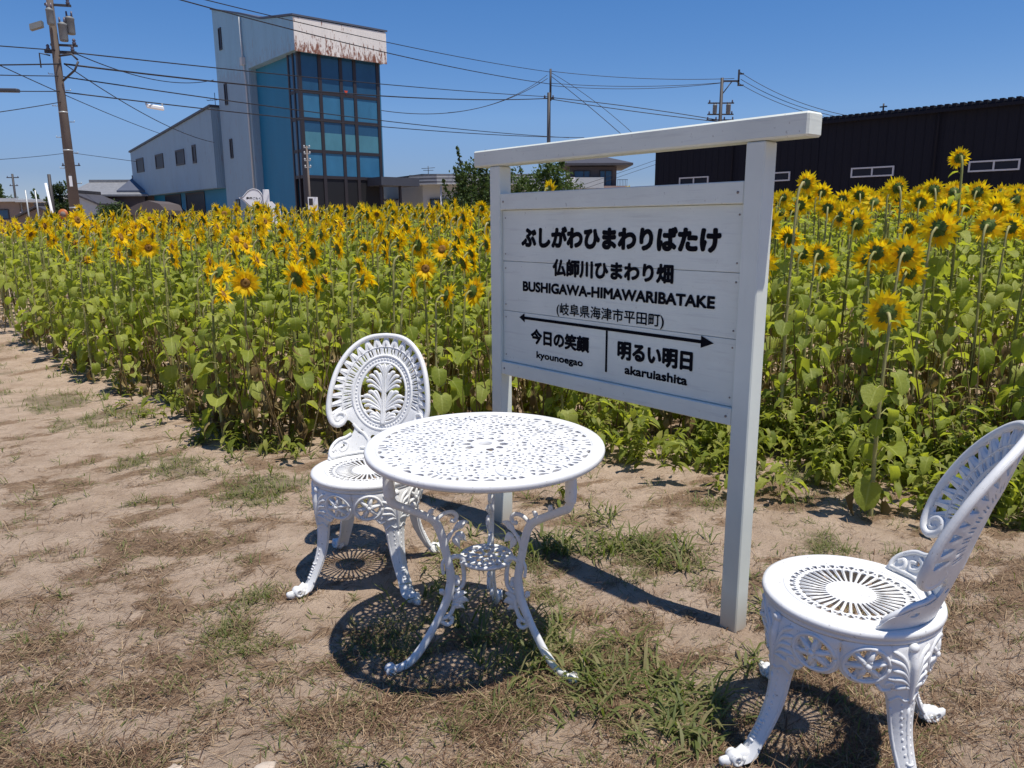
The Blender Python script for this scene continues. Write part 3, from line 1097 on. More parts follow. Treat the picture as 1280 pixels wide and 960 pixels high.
    half = [(0.0, 0.474), (0.055, 0.468), (0.105, 0.446), (0.150, 0.405), (0.186, 0.345), (0.208, 0.275), (0.216, 0.215), (0.214, 0.170), (0.200, 0.132), (0.174, 0.115), (0.150, 0.120), (0.133, 0.136), (0.118, 0.126), (0.106, 0.106), (0.112, 0.082), (0.130, 0.066), (0.158, 0.063), (0.184, 0.048), (0.204, 0.036), (0.210, 0.014), (0.204, 0.000), (0.12, 0.0), (0.0, 0.0)]
    hp = smooth_path(half, 6)
    outline = np.concatenate([hp, (hp * np.array((-1, 1)))[::-1][1:-1]])
    OC = np.array((0.0, 0.240))
    def oval(hw, hh, n=64):
        return circle(0, OC[1], hw, n, hh)
    holes = [oval(0.090, 0.116, 64)]
    def ray_out(e):
        best = 9
        a = outline; b = np.roll(outline, -1, 0)
        d = b - a
        den = e[0] * d[:, 1] - e[1] * d[:, 0]
        with np.errstate(divide='ignore', invalid='ignore'):
            tt = ((a[:, 0] - OC[0]) * d[:, 1] - (a[:, 1] - OC[1]) * d[:, 0]) / den
            uu = ((a[:, 0] - OC[0]) * e[1] - (a[:, 1] - OC[1]) * e[0]) / den
        ok = (tt > 0.02) & (uu >= 0) & (uu <= 1)
        return tt[ok].min() if ok.any() else 0.2
    NB = 23
    mids = []
    for k in range(NB):
        an = PI / 2 + (k - (NB - 1) / 2) * R(222) / (NB - 1)
        e = np.array((math.cos(an), math.sin(an))); p = np.array((-e[1], e[0]))
        ro = 1 / math.sqrt((e[0] / 0.121) ** 2 + (e[1] / 0.150) ** 2)
        rx = ray_out(e) - 0.016
        r0 = ro + 0.004
        if rx - r0 < 0.018: continue
        span = rx - r0
        wid = (r0 + span * 0.25) * R(222) / (NB - 1)
        r1 = r0 + span * 0.40
        h0 = wid * 0.30
        # two small arches side by side
        for sg in (1, -1):
            c0 = p * (sg * h0 * 0.62)
            ww = h0 * 0.31
            holes.append(np.array([e * r0 + c0 - p * ww * .7, e * r0 + c0 + p * ww * .7, e * (r0 + r1) / 2 + c0 + p * ww, e * (r1 - .002) + c0 + p * ww * .6, e * r1 + c0, e * (r1 - .002) + c0 - p * ww * .6, e * (r0 + r1) / 2 + c0 - p * ww]) + OC)
        mids.append(OC + e * (r1 + 0.0035))
        r2 = r1 + 0.0085
        an2 = an + R(111) / (NB - 1)
        e = np.array((math.cos(an2), math.sin(an2))); p = np.array((-e[1], e[0]))
        rx = min(rx, ray_out(e) - 0.016)
        w2 = wid * 0.25 * (rx / r0)
        if rx - r2 > 0.006 and k < NB - 1:
            holes.append(np.array([e * r2 + p * .001, e * (rx - 0.003) + p * w2, e * rx + p * w2 * .9, e * rx - p * w2 * .9, e * (rx - 0.003) - p * w2, e * r2 - p * .001]) + OC)
    # keep only holes that stay inside the metal
    for sg in (1, -1):
        holes.append(circle(sg * 0.146, 0.178, 0.0085, 12, 0.013))
        holes.append(circle(sg * 0.082, 0.088, 0.010, 12, 0.008))
        holes.append(circle(sg * 0.035, 0.062, 0.010, 10, 0.010))
        holes.append(circle(sg * 0.152, 0.040, 0.012, 12, 0.007))
    ok = []
    for h in holes:
        inn = inside_eo(h, [outline])
        clash = False
        for g in ok:
            if inside_eo(h, [g]).any() or inside_eo(g, [h]).any(): clash = True; break
        if inn.all() and not clash: ok.append(h)
    m = MB()
    plate(m, [outline] + ok, 0.008, back_map, 0.011, 0.002, 0.006)
    def BP(pts, off=0.006):
        a = np.array(pts, float)
        return [Vector(p) for p in back_map(a[:, 0], a[:, 1], np.full(len(a), off))]
    # rolled outer rim: from one volute over the top to the other
    rim_h = [(0.0, 0.468), (0.055, 0.462), (0.102, 0.441), (0.146, 0.400), (0.181, 0.341), (0.202, 0.273), (0.210, 0.215), (0.208, 0.172), (0.195, 0.137), (0.174, 0.122), (0.153, 0.128), (0.143, 0.145), (0.150, 0.163), (0.168, 0.168), (0.182, 0.158), (0.180, 0.142), (0.169, 0.140), (0.165, 0.150)]
    rh = smooth_path(rim_h, 6)
    rim = np.concatenate([(rh * np.array((-1, 1)))[::-1], rh[1:]])
    nr = len(rim)
    m.tube(BP(rim, 0.004), list(np.interp(np.linspace(0, 1, nr), [0, .12, .2, .8, .88, 1], [0.004, 0.008, 0.0105, 0.0105, 0.008, 0.004])), 10)
    for hw, hh, r_ in ((0.0935, 0.1195, 0.0055), (0.118, 0.147, 0.0058)):
        o = oval(hw, hh, 72)
        m.tube(BP(np.concatenate([o, o[:2]]), 0.005), r_, 7, caps=False)
    for k in range(56):
        a = 2 * PI * k / 56
        m.ball(BP([(0.1058 * math.cos(a), OC[1] + 0.1332 * math.sin(a))], 0.0055)[0], 0.0046, 0.0046, 0.0046, 6, 4)
    # a thin bead line between the arches and the saw-tooth openings, and a rib on each tooth
    m.tube(BP(smooth_path(mids, 3), 0.0048), 0.0026, 6)
    for k in range(NB):
        an = PI / 2 + (k - (NB - 1) / 2) * R(222) / (NB - 1)
        e = np.array((math.cos(an), math.sin(an)))
        ro = 1 / math.sqrt((e[0] / 0.121) ** 2 + (e[1] / 0.150) ** 2)
        rx = ray_out(e) - 0.014
        r1 = ro + 0.004 + (rx - ro) * 0.45
        if rx - r1 > 0.01: m.tube(BP([OC + e * r1, OC + e * ((r1 + rx) / 2), OC + e * rx], 0.0046), [0.0042, 0.0030, 0.0014], 6)
        m.tube(BP([OC + e * (ro + 0.004), OC + e * (ro + (rx - ro) * 0.34)], 0.0044), 0.0020, 5)
    # base scrolls
    for sg in (1, -1):
        pts = smooth_path([(sg * 0.118, 0.082), (sg * 0.140, 0.071), (sg * 0.166, 0.067), (sg * 0.188, 0.054), (sg * 0.204, 0.034), (sg * 0.204, 0.012), (sg * 0.186, 0.005), (sg * 0.172, 0.020), (sg * 0.182, 0.036), (sg * 0.194, 0.028)], 6)
        m.tube(BP(pts, 0.004), 0.0068, 8)
        pts = smooth_path([(sg * 0.150, 0.058), (sg * 0.132, 0.048), (sg * 0.136, 0.028), (sg * 0.156, 0.022), (sg * 0.164, 0.038), (sg * 0.150, 0.042)], 6)
        m.tube(BP(pts, 0.004), 0.0058, 7)
        pts = smooth_path([(sg * 0.112, 0.120), (sg * 0.094, 0.098), (sg * 0.070, 0.078), (sg * 0.052, 0.050), (sg * 0.060, 0.026), (sg * 0.082, 0.026)], 6)
        m.tube(BP(pts, 0.005), 0.0062, 7)
        m.tube(BP([(sg * 0.0, 0.008), (sg * 0.08, 0.008), (sg * 0.14, 0.008), (sg * 0.2, 0.008)], 0.005), 0.006, 7)
    m_back = m
    # palmette: a fluted stem with four pairs of curled acanthus leaves
    m = MB()
    st = smooth_path([(0, 0.112), (0, 0.16), (0, 0.22), (0, 0.28), (0, 0.33), (0, 0.358)], 5)
    m.tube(BP(st, 0.001), list(np.interp(np.linspace(0, 1, len(st)), [0, .3, .7, .9, 1], [0.016, 0.012, 0.009, 0.0075, 0.003])), 8, 0.8, (0, 1, 0))
    m.tube(BP(st, 0.011), 0.0024, 5)
    for sg in (1, -1):
        m.tube(BP([(sg * 0.007 * (1 - i / 16), t) for i, (_, t) in enumerate(st[::3])], 0.009), 0.0028, 5)
    fans = [(0.128, [(0.030, 0.155, .006), (0.052, 0.150, .008), (0.066, 0.163, .007), (0.056, 0.138, .007)]),
            (0.165, [(0.040, 0.240, .008), (0.060, 0.240, .009), (0.078, 0.224, .010), (0.084, 0.205, .009), (0.074, 0.186, .008), (0.054, 0.178, .007)]),
            (0.235, [(0.022, 0.310, .007), (0.042, 0.318, .009), (0.060, 0.304, .009), (0.070, 0.284, .008), (0.064, 0.264, .007)]),
            (0.300, [(0.014, 0.344, .005), (0.026, 0.346, .006), (0.034, 0.338, .006)])]
    for t0, lobes in fans:
        for sg in (1, -1):
            for j, (sx, tx, w) in enumerate(lobes):
                hx, hz = 0.30 * sx, t0 + (tx - t0) * 0.55
                pth = smooth_path([(sg * 0.004, t0), (sg * hx, hz), (sg * sx * 0.72, t0 + (tx - t0) * 0.93 + 0.006), (sg * sx, tx)], 4)
                n_ = len(pth)
                off = 0.003 + 0.004 * np.sin(np.linspace(0, PI, n_)) + 0.0012 * (j % 2)
                q = back_map(pth[:, 0], pth[:, 1], off)
                m.tube([Vector(p) for p in q], list(np.interp(np.linspace(0, 1, n_), [0, .35, .75, .93, 1], [0.0032, w * .55, w, w * .75, w * .25])), 8, 0.6, (0, 1, 0))
    for sg in (1, -1):      # ties to the oval
        for pts in ([(sg * 0.074, 0.225), (sg * 0.092, 0.226)], [(sg * 0.062, 0.296), (sg * 0.078, 0.305)], [(sg * 0.060, 0.160), (sg * 0.073, 0.172)]):
            m.tube(BP(pts, 0.002), 0.0045, 6)
    out['back'] = m_back.mesh("backrest", M['metal'])
    out['palm'] = m.mesh("palmette", M['metal'])
    return out


CH = build_chair_meshes()


def place_chair(loc, facing, label):
    """chair whose front looks along the angle `facing`; its back stands on local +Y"""
    root = empty("garden_chair", loc, R(facing) + PI / 2, label, "chair", "pair of white cast metal garden chairs")
    def part(name, key, parent, rz=0.0):
        o = bpy.data.objects.new(name, CH[key])
        link(o, parent)
        o.rotation_euler = (0, 0, rz)
        return o
    part("seat", 'seat', root)
    b = part("backrest", 'back', root)
    part("palmette", 'palm', b)
    for a in (45, 135, 225, 315):
        part("leg", 'leg', root, R(a))
    return root


build_table((-0.084, 2.250, -0.004), 0.0)
bpy.data.objects["garden_table"].rotation_euler.x = R(1.3)
place_chair((-0.560, 2.800, -0.004), 263.5, "white cast metal garden chair behind the round table, back against the sunflowers")
place_chair((0.866, 1.785, -0.004), 151, "white cast metal garden chair by the sign's right post, its back turned away")


# ------------------------------------------------------------------ sunflowers: prototypes as numpy triangle meshes
class Proto:
    def __init__(s):
        s.v, s.t, s.m, s.a = [], [], [], []

    def add(s, v, f, mi, attr=None):
        o = sum(len(a) for a in s.v)
        v = np.asarray(v, float)
        T = []
        for q in f:
            for i in range(1, len(q) - 1): T.append((q[0] + o, q[i] + o, q[i + 1] + o))
        s.v.append(v); s.t.append(np.array(T, int)); s.m.append(np.full(len(T), mi))
        s.a.append(np.tile((0.5, 0.0), (len(v), 1)) if attr is None else np.asarray(attr, float))
        return s

    def done(s):
        s.V = np.concatenate(s.v); s.T = np.concatenate(s.t); s.M = np.concatenate(s.m); s.A = np.concatenate(s.a)
        return s


SF_MATS = ['leaf', 'leaf_dry', 'stem', 'petal', 'seed', 'calyx', 'weed']
MI = {k: i for i, k in enumerate(SF_MATS)}


def mb_tube(pts, r, n):
    b = MB().tube(pts, r, n, caps=False)
    return np.array([tuple(p) for p in b.v]), b.f


def leaf_proto(L, W, droop, curl, seg, pet, mat, seed):
    g = np.random.default_rng(seed)
    p = Proto()
    rise = pet * g.uniform(0.2, 0.75)
    if pet > 0:
        pp = [(0, 0, 0), (pet * .5, 0, rise * .8), (pet, 0, rise)]
        v, f = mb_tube(pp, [0.0042, 0.0032, 0.0026], 3)
        p.add(v, f, MI['stem'] if mat == 'leaf' else MI[mat])
    # blade: heart shape along +x, bending down
    prof_t = np.linspace(0, 1, seg + 1)
    prof_w = np.interp(prof_t, [0, .08, .22, .42, .66, .86, 1], [0.42, .84, 1.0, .80, .42, .16, 0.01])
    x, z, ang = pet, rise, R(10) + droop * 0.15
    v = []
    back = -0.10 * L
    for i, t in enumerate(prof_t):
        if i > 0:
            ang += droop / seg
            x += math.cos(ang) * L / seg; z -= math.sin(ang) * L / seg
        w = prof_w[i] * W / 2
        bx = back if i == 0 else 0
        lift = curl * w
        jag = g.uniform(-.13, .13) * W
        nx, nz = math.sin(ang), math.cos(ang)
        v.append((x, 0, z))
        for sg in (1, -1):
            ww = w + jag * (0 if i in (0, seg) else 1)
            v.append((x + bx * 0.9 + nx * lift, sg * ww, z + nz * lift + g.uniform(-.10, .10) * W))
    at = []
    for t in prof_t: at += [(0.0, t), (1.0, t), (1.0, t)]      # across the blade, along the blade
    f = []
    for i in range(seg):
        a, b = 3 * i, 3 * (i + 1)
        f.append((a, b, b + 1, a + 1))
        f.append((a, a + 2, b + 2, b))
    p.add(v, f, MI[mat], at)
    return p.done()


LEAVES = [leaf_proto(*a) for a in ((0.150, 0.125, R(60), 0.40, 6, 0.075, 'leaf', 1), (0.160, 0.135, R(40), 0.28, 6, 0.085, 'leaf', 2), (0.130, 0.105, R(75), 0.50, 6, 0.065, 'leaf', 3), (0.110, 0.075, R(45), 0.45, 5, 0.050, 'leaf', 4), (0.170, 0.145, R(95), 0.32, 6, 0.090, 'leaf', 5), (0.140, 0.115, R(25), 0.55, 6, 0.080, 'leaf', 14), (0.150, 0.120, R(115), 0.20, 6, 0.070, 'leaf', 15))]
DRY = [leaf_proto(*a) for a in ((0.120, 0.045, R(60), 0.8, 4, 0.06, 'leaf_dry', 6), (0.135, 0.060, R(100), 0.6, 4, 0.05, 'leaf_dry', 7))]
LEAF_LO = [leaf_proto(*a) for a in ((0.150, 0.125, R(70), 0.2, 3, 0.07, 'leaf', 8), (0.140, 0.115, R(50), 0.3, 3, 0.06, 'leaf', 9))]
WEEDLEAF = [leaf_proto(*a) for a in ((0.075, 0.034, R(40), 0.3, 3, 0.015, 'weed', 10), (0.060, 0.032, R(20), 0.2, 3, 0.012, 'weed', 11))]
NECK = 0.060            # how far the flower stands in front of its stem


def stem_proto(seed, sides=6, seg=7):
    """unit-height stem that nods towards +Y at its top"""
    g = np.random.default_rng(seed)
    pts, rad = [], []
    bx, by = g.uniform(-.035, .035), g.uniform(-.035, .035)
    for i in range(seg):
        t = i / (seg - 1)
        pts.append((bx * math.sin(t * PI), by * math.sin(t * PI), t * 0.955 - (0.04 if i == 0 else 0)))
        rad.append(0.0108 - 0.0040 * t)
    pts += [(0, 0.012, 0.985), (0, 0.034, 1.004), (0, NECK - 0.010, 1.002)]
    rad += [0.0072, 0.0072, 0.0085]
    v, f = mb_tube(pts, rad, sides)
    return Proto().add(v, f, MI['stem']).done()


STEMS = [stem_proto(20 + i) for i in range(5)]
STALK = Proto().add(*mb_tube([(0, 0, -.03), (.01, .01, .5), (0, .02, 1.0)], [.0055, .0045, .002], 4), MI['leaf_dry']).done()
STEM_LO = [stem_proto(30 + i, 4, 4) for i in range(2)]


def petal_verts(g, r0, L, W, ang, lift):
    e = np.array((math.cos(ang), 0, math.sin(ang))); p = np.array((-e[2], 0, e[0]))
    n = np.array((0, 1.0, 0))
    tw = g.uniform(-.35, .35)
    pn = p * math.cos(tw) + n * math.sin(tw)
    c1 = e * (r0 + L * .45) + n * (lift * .5 + 0.004)
    tip = e * (r0 + L) + n * (lift + g.uniform(-.010, .010)) + p * g.uniform(-.006, .006)
    b = e * r0
    return [b - pn * W * .28, b + pn * W * .28, c1 + pn * W * .5, tip, c1 - pn * W * .5]


def petals_proto(seed, n1, n2, L):
    g = np.random.default_rng(seed)
    p = Proto()
    for layer, (n_, r0, ln, lift) in enumerate(((n1, 0.027, L, 0.012), (n2, 0.028, L * 0.96, -0.010))):
        for k in range(n_):
            a = 2 * PI * (k + 0.5 * layer) / n_ + g.uniform(-.1, .1)
            v = petal_verts(g, r0, ln * g.uniform(.82, 1.12), 0.0235 * g.uniform(.8, 1.2), a, lift + g.uniform(-.016, .016))
            p.add(v, [(0, 1, 2, 4), (4, 2, 3)], MI['petal'])
    return p.done()


PETALS = [petals_proto(40 + i, 21, 19, 0.067) for i in range(4)]
PETALS_LO = [petals_proto(50 + i, 18, 0, 0.070) for i in range(3)]


def disc_proto(n=14):
    b = MB()
    rings = [(0.0, 0.006), (0.010, 0.009), (0.021, 0.009), (0.029, 0.005), (0.032, -0.002)]
    v, f = [], []
    for r, y in rings:
        for k in range(n):
            a = 2 * PI * k / n
            v.append((r * math.cos(a), y, r * math.sin(a)))
    for i in range(len(rings) - 1):
        for k in range(n):
            k2 = (k + 1) % n
            f.append((i * n + k, (i + 1) * n + k, (i + 1) * n + k2, i * n + k2))
    return Proto().add(v, f, MI['seed']).done()


def calyx_proto(seed, n=14, bracts=16):
    g = np.random.default_rng(seed)
    v, f = [], []
    rings = [(0.0, -0.018), (0.010, -0.0175), (0.023, -0.012), (0.033, -0.002)]
    for r, y in rings:
        for k in range(n):
            a = 2 * PI * k / n
            v.append((r * math.cos(a), y, r * math.sin(a)))
    for i in range(len(rings) - 1):
        for k in range(n):
            k2 = (k + 1) % n
            f.append((i * n + k, i * n + k2, (i + 1) * n + k2, (i + 1) * n + k))
    p = Proto().add(v, f, MI['calyx'])
    for k in range(bracts):
        a = 2 * PI * k / bracts + g.uniform(-.15, .15)
        e = np.array((math.cos(a), 0, math.sin(a))); q = np.array((-e[2], 0, e[0]))
        y = np.array((0, 1.0, 0))
        b = e * 0.021 - y * 0.0138
        p.add([b - q * .007, b + q * .007, e * .034 - y * .009 + q * .006, e * g.uniform(.038, .047) - y * g.uniform(.0, .014), e * .034 - y * .009 - q * .006], [(0, 1, 2, 4), (4, 2, 3)], MI['calyx'])
    return p.done()


DISC = disc_proto()
DISC_LO = disc_proto(7)
CALYX = [calyx_proto(60 + i) for i in range(3)]
CALYX_LO = calyx_proto(66, 7, 8)


def proto_mesh(name, p, smooth=False):
    me = bpy.data.meshes.new(name)
    me.from_pydata(p.V.tolist(), [], p.T.tolist())
    used = sorted(set(p.M.tolist()))
    for u in used: me.materials.append(M[SF_MATS[u]])
    me.polygons.foreach_set("material_index", [used.index(int(x)) for x in p.M])
    me.polygons.foreach_set("use_smooth", [smooth] * len(p.T))
    set_blade(me, p.A)
    me.update()
    return me


class Mass:
    """gathers thousands of transformed prototypes into one mesh"""
    def __init__(s):
        s.items = {}

    def put(s, key, proto, mat):
        s.items.setdefault(key, (proto, []))[1].append(np.array(mat))

    def build(s, name, parent=None):
        Vs, Ts, Ms, As, o = [], [], [], [], 0
        for proto, mats in s.items.values():
            A = np.array(mats)
            v = np.einsum('nij,vj->nvi', A[:, :3, :3], proto.V) + A[:, None, :3, 3]
            n, k = len(A), len(proto.V)
            t = proto.T[None] + (np.arange(n) * k)[:, None, None] + o
            Vs.append(v.reshape(-1, 3)); Ts.append(t.reshape(-1, 3)); Ms.append(np.tile(proto.M, n)); As.append(np.tile(proto.A, (n, 1)))
            o += n * k
        ob = np_mesh(name, np.concatenate(Vs), np.concatenate(Ts), [M[k] for k in SF_MATS], np.concatenate(Ms), parent)
        set_blade(ob.data, np.concatenate(As))
        return ob


def mat4(loc, rz=0.0, rx=0.0, ry=0.0, sc=(1, 1, 1)):
    return Matrix.Translation(loc) @ Matrix.Rotation(rz, 4, 'Z') @ Matrix.Rotation(rx, 4, 'X') @ Matrix.Rotation(ry, 4, 'Y') @ Matrix.Diagonal((*sc, 1))


# ------------------------------------------------------------------ where the sunflowers stand
def project(p):
    d = Vector(p) - Vector((0, 0, CAM_H))
    z = d.dot(fw)
    if z <= 0.05: return None
    return 640 + FPX * d.dot(rt) / z, 480 - FPX * d.dot(up) / z, z


def plant_spots():
    out = []
    step = 0.315
    for iy in range(int(22 / step)):
        y0 = 3.3 + iy * step
        for ix in range(int(-32 / step), int(24 / step)):
            x = ix * step + rng.uniform(-.15, .15); y = y0 + rng.uniform(-.15, .15)
            e = edge_y(x)
            if y < e: continue
            if y > 15.0: continue
            if abs(x) > 0.80 * y + 1.6: continue
            d = y - e
            far = np.clip((y - 4.5) / 7.0, 0, 1)
            if x < 1.2:
                tall = float(np.interp(x, [-15, -10, -5, 0], [1.16, 1.27, 1.47, 1.58]))
                h = 1.02 + (tall - 1.02) * far + 0.08 * np.clip(d / 2.0, 0, 1) * (1 - 0.7 * far)
            else:
                k = np.clip((x - 1.2) / 1.6, 0, 1)
                h = (1.02 + 0.54 * far) * (1 - k) + k * (1.12 + 0.40 * np.clip(d / 2.5, 0, 1) + 0.10 * far) + 0.05
                if d < 0.9 and rng.random() < 0.45: continue
            h += rng.normal(0, 0.085)
            h = float(np.clip(h, 0.72, 1.60))
            out.append((x, float(y), h, float(d)))
    return out


SPOTS = plant_spots()
# the solitary plant that stands forward of the row, and a few tall ones that stick out above the field
SPECIAL = [
    (1.690, 3.360, 0.95, 0.0, "lone sunflower standing forward of the field between the sign and the right chair", 12, 0.15, 1.15),
    (2.62, 4.55, 1.72, 1.0, "tall sunflower rising above the field in front of the dark building's right window", 12, 0.30, 0.80),
    (1.62, 4.40, 1.565, 0.6, "tall sunflower just right of the sign post, head above its neighbours", 60, 0.0, 0.85),
    (-1.62, 4.62, 1.02, 0.2, "short sunflower at the front edge left of the chair, face turned to the path", 158, -0.1, 0.95),
    (-3.10, 6.55, 1.17, 0.4, "sunflower left of the field's front corner, open face turned towards the path", 150, -0.1, 1.0),
    (-0.545, 4.75, 1.09, 0.3, "sunflower with open face turned to the path, right of the chair back", 165, 0.0, 0.85),
    (0.26, 6.40, 1.63, 0.3, "sunflower whose head shows above the board's upper rail, near the left post", 60, 0.0, 0.9),
    (0.95, 6.60, 1.60, 0.3, "sunflower whose head just clears the board's upper rail, near its middle", 45, 0.3, 0.9),
]
for sp in SPECIAL:
    SPOTS = [q for q in SPOTS if (q[0] - sp[0]) ** 2 + (q[1] - sp[1]) ** 2 > 0.16 ** 2]


def plant_dress(h, d, full, hi=True):
    """list of (kind, variant, matrix) for one plant in its own frame (it faces +Y)"""
    out = []
    out.append(('stem', int(rng.integers(5)), mat4((0, 0, 0), 0, 0, 0, (1, 1, h))))
    n = full
    ga = rng.uniform(0, 6.28)
    zlo = 0.13 if d < 0.8 else 0.28
    for i in range(n):
        t = i / max(n - 1, 1)
        z = h * (zlo + (0.93 - zlo) * t ** 0.9) + rng.uniform(-.02, .02)
        ga += 2.4 + rng.uniform(-.4, .4)
        sc = (1.02 - 0.46 * max(0, t - 0.30) / 0.70) * rng.uniform(.58, 1.15)
        if t > 0.8: var = 3
        else: var = int(rng.choice([0, 1, 2, 4, 5, 6]))
        out.append(('leaf', var, mat4((0, 0, z), ga, 0, R(rng.uniform(-22, 28)) - (R(18) if t > .8 else 0), (sc, sc, sc))))
    for i in range(2 if d < 1.2 else 1):
        z = h * rng.uniform(0.10, zlo + .05)
        sc = rng.uniform(.7, 1.3)
        out.append(('dry', int(rng.integers(2)), mat4((0, 0, z), rng.uniform(0, 6.28), 0, R(rng.uniform(10, 60)), (sc, sc, sc))))
    return out


def facing_for(x, y):
    """azimuth (from +Y towards +X) the head looks to"""
    if rng.random() < 0.035: return rng.uniform(90, 200)
    return (70 if x < 1.2 else 44) + rng.normal(0, 17)


MESH = {'leaf': [proto_mesh("leaf", p, True) for p in LEAVES], 'dry': [proto_mesh("withered_leaf", p, True) for p in DRY],
        'stem': [proto_mesh("stem", p, True) for p in STEMS], 'petals': [proto_mesh("petals", p) for p in PETALS],
        'calyx': [proto_mesh("calyx", p, True) for p in CALYX], 'disc': [proto_mesh("seed_disc", DISC, True)]}
PROTO = {'leaf': LEAVES, 'dry': DRY, 'stem': STEMS}
NAME = {'leaf': 'leaf', 'dry': 'withered_leaf', 'stem': 'stem'}


def merged_foliage_mesh(items, name):
    V, T, Mi, Av, o = [], [], [], [], 0
    for k, var, m in items:
        p = PROTO[k][var]
        A = np.array(m)
        V.append(p.V @ A[:3, :3].T + A[:3, 3]); T.append(p.T + o); Mi.append(p.M); Av.append(p.A); o += len(p.V)
    return np.concatenate(V), np.concatenate(T), np.concatenate(Mi), np.concatenate(Av)


def child(name, me, parent, mat):
    o = bpy.data.objects.new(name, me)
    link(o, parent)
    o.matrix_local = mat
    return o


def head_matrix(h, tilt, size):
    return Matrix.Translation((0, NECK + 0.008, h * 1.002)) @ Matrix.Rotation(tilt, 4, 'X') @ Matrix.Rotation(rng.uniform(0, 6.28), 4, 'Y') @ Matrix.Diagonal((size, size, size, 1))


def crowd_label(x, y, d, az, stage):
    """which stretch of the field a plant stands in and how its head is turned: (label, group)"""
    away = math.sin(R(az)) * x + math.cos(R(az)) * y
    away /= math.hypot(x, y)
    look = "half open sunflower" if stage < 0.6 else ("sunflower seen from behind" if away > 0.5 else ("sunflower turned side on" if away > -0.35 else "open faced sunflower"))
    px = 640 + FPX * x / y
    row = "front" if d < 0.9 else ("second" if d < 2.2 else "back")
    if px > 950: place = "before the dark shed"
    elif px > 610: place = "behind the sign's board"
    elif px > 420: place = "between the white chair and the sign"
    elif px > 200: place = "left of the white chair's back"
    else: place = "at the field's left end"
    how = {"front": "in the front row", "second": "two or three rows in", "back": "deep in the field"}[row]
    return look + " " + how + ", " + place, "each " + look + " " + how + ", " + place


def add_sunflower(x, y, h, d, az, tilt, size, leaves_as_parts, label=None, petals_as_parts=False, bud=False):
    stage = 0.42 if (not label and rng.random() < 0.07) else rng.uniform(0.86, 1.08)     # half-open bud or full bloom
    lab, grp = (label, "sunflowers that stand out") if label else crowd_label(x, y, d, az, stage)
    root = empty("sunflower", (x, y, float(ground_z(np.array(x), np.array(y)))), -R(az), lab, "sunflower", grp)
    items = plant_dress(h, d, 23 if leaves_as_parts else 26)
    if leaves_as_parts:
        for k, var, m in items: child(NAME[k], MESH[k][var], root, m)
    else:
        st = items[0]
        child('stem', MESH['stem'][st[1]], root, st[2])
        V, T, Mi, Av = merged_foliage_mesh(items[1:], "foliage")
        o = np_mesh("foliage", V, T, [M[k] for k in SF_MATS], Mi, root, True)
        set_blade(o.data, Av)
        tag(o, kind="stuff")
    hm = head_matrix(h, tilt, size)
    c = child('calyx', MESH['calyx'][int(rng.integers(3))], root, hm)
    child('seed_disc', MESH['disc'][0], root, hm)
    if petals_as_parts:
        g = np.random.default_rng(5)
        vars_ = []
        for q in range(3):
            vv = petal_verts(g, 0.028, 0.066, 0.0235, 0.0, 0.004)
            me = bpy.data.meshes.new("petal")
            me.from_pydata([tuple(p) for p in vv], [], [(0, 1, 2, 4), (4, 2, 3)])
            me.materials.append(M['petal'])
            vars_.append(me)
        for k in range(32):
            child('petal', vars_[k % 3], root, hm @ Matrix.Rotation(-2 * PI * k / 32 + rng.uniform(-.06, .06), 4, 'Y') @ Matrix.Translation((0, -0.006 * (k % 2), 0)) @ Matrix.Scale(rng.uniform(.85, 1.1), 4))
    else:
        p = child('petals', MESH['petals'][int(rng.integers(4))], root, hm @ Matrix.Diagonal((stage, 1.0 + (1 - stage), stage, 1)))
        tag(p, kind="stuff")
    return root


def build_sunflowers():
    info = []
    for q in SPOTS:
        pr = project((q[0], q[1], q[2] * 0.8))
        vis = pr is not None and -40 < pr[0] < 1320
        info.append((math.hypot(q[0], q[1]), vis, q))
    info.sort(key=lambda t: t[0])
    N_IND = 300 - len(SPECIAL)
    N_LEAF = 125
    for (x, y, h, d, label, az, tilt, size) in SPECIAL:
        add_sunflower(x, y, h, d, az, tilt, size, True, label, petals_as_parts=label.startswith("lone"))
    mass = Mass()
    n_ind = 0
    for dist, vis, (x, y, h, d) in info:
        az = facing_for(x, y)
        tilt = R(rng.normal(2, 12))
        size = float(np.clip(rng.normal(1.06, 0.16), 0.60, 1.40))
        if vis and n_ind < N_IND:
            add_sunflower(x, y, h, d, az, tilt, size, n_ind < N_LEAF)
            n_ind += 1
            continue
        W = mat4((x, y, 0), -R(az))
        hm = W @ head_matrix(h, tilt, size)
        if dist < 11:
            for k, var, m in plant_dress(h, d, 21): mass.put((k, var), PROTO[k][var], W @ m)
            i = int(rng.integers(4)); mass.put(('p', i), PETALS[i], hm)
            mass.put('c', CALYX[i % 3], hm); mass.put('d', DISC, hm)
        else:
            i = int(rng.integers(2)); mass.put(('sl', i), STEM_LO[i], W @ mat4((0, 0, 0), 0, 0, 0, (1, 1, h)))
            ga = 0
            for j in range(12):
                ga += 2.4 + rng.uniform(-.4, .4); sc = rng.uniform(.8, 1.2) * (1.15 - 0.055 * j)
                mass.put(('ll', j % 2), LEAF_LO[j % 2], W @ mat4((0, 0, h * (0.46 + 0.042 * j)), ga, 0, R(rng.uniform(-15, 20)), (sc, sc, sc)))
            i = int(rng.integers(3)); mass.put(('pl', i), PETALS_LO[i], hm)
            mass.put('cl', CALYX_LO, hm); mass.put('dl', DISC_LO, hm)
    o = mass.build("sunflower_field")
    tag(o, "dense mass of yellow sunflowers filling the field towards the buildings", "sunflower field", kind="stuff")


build_sunflowers()


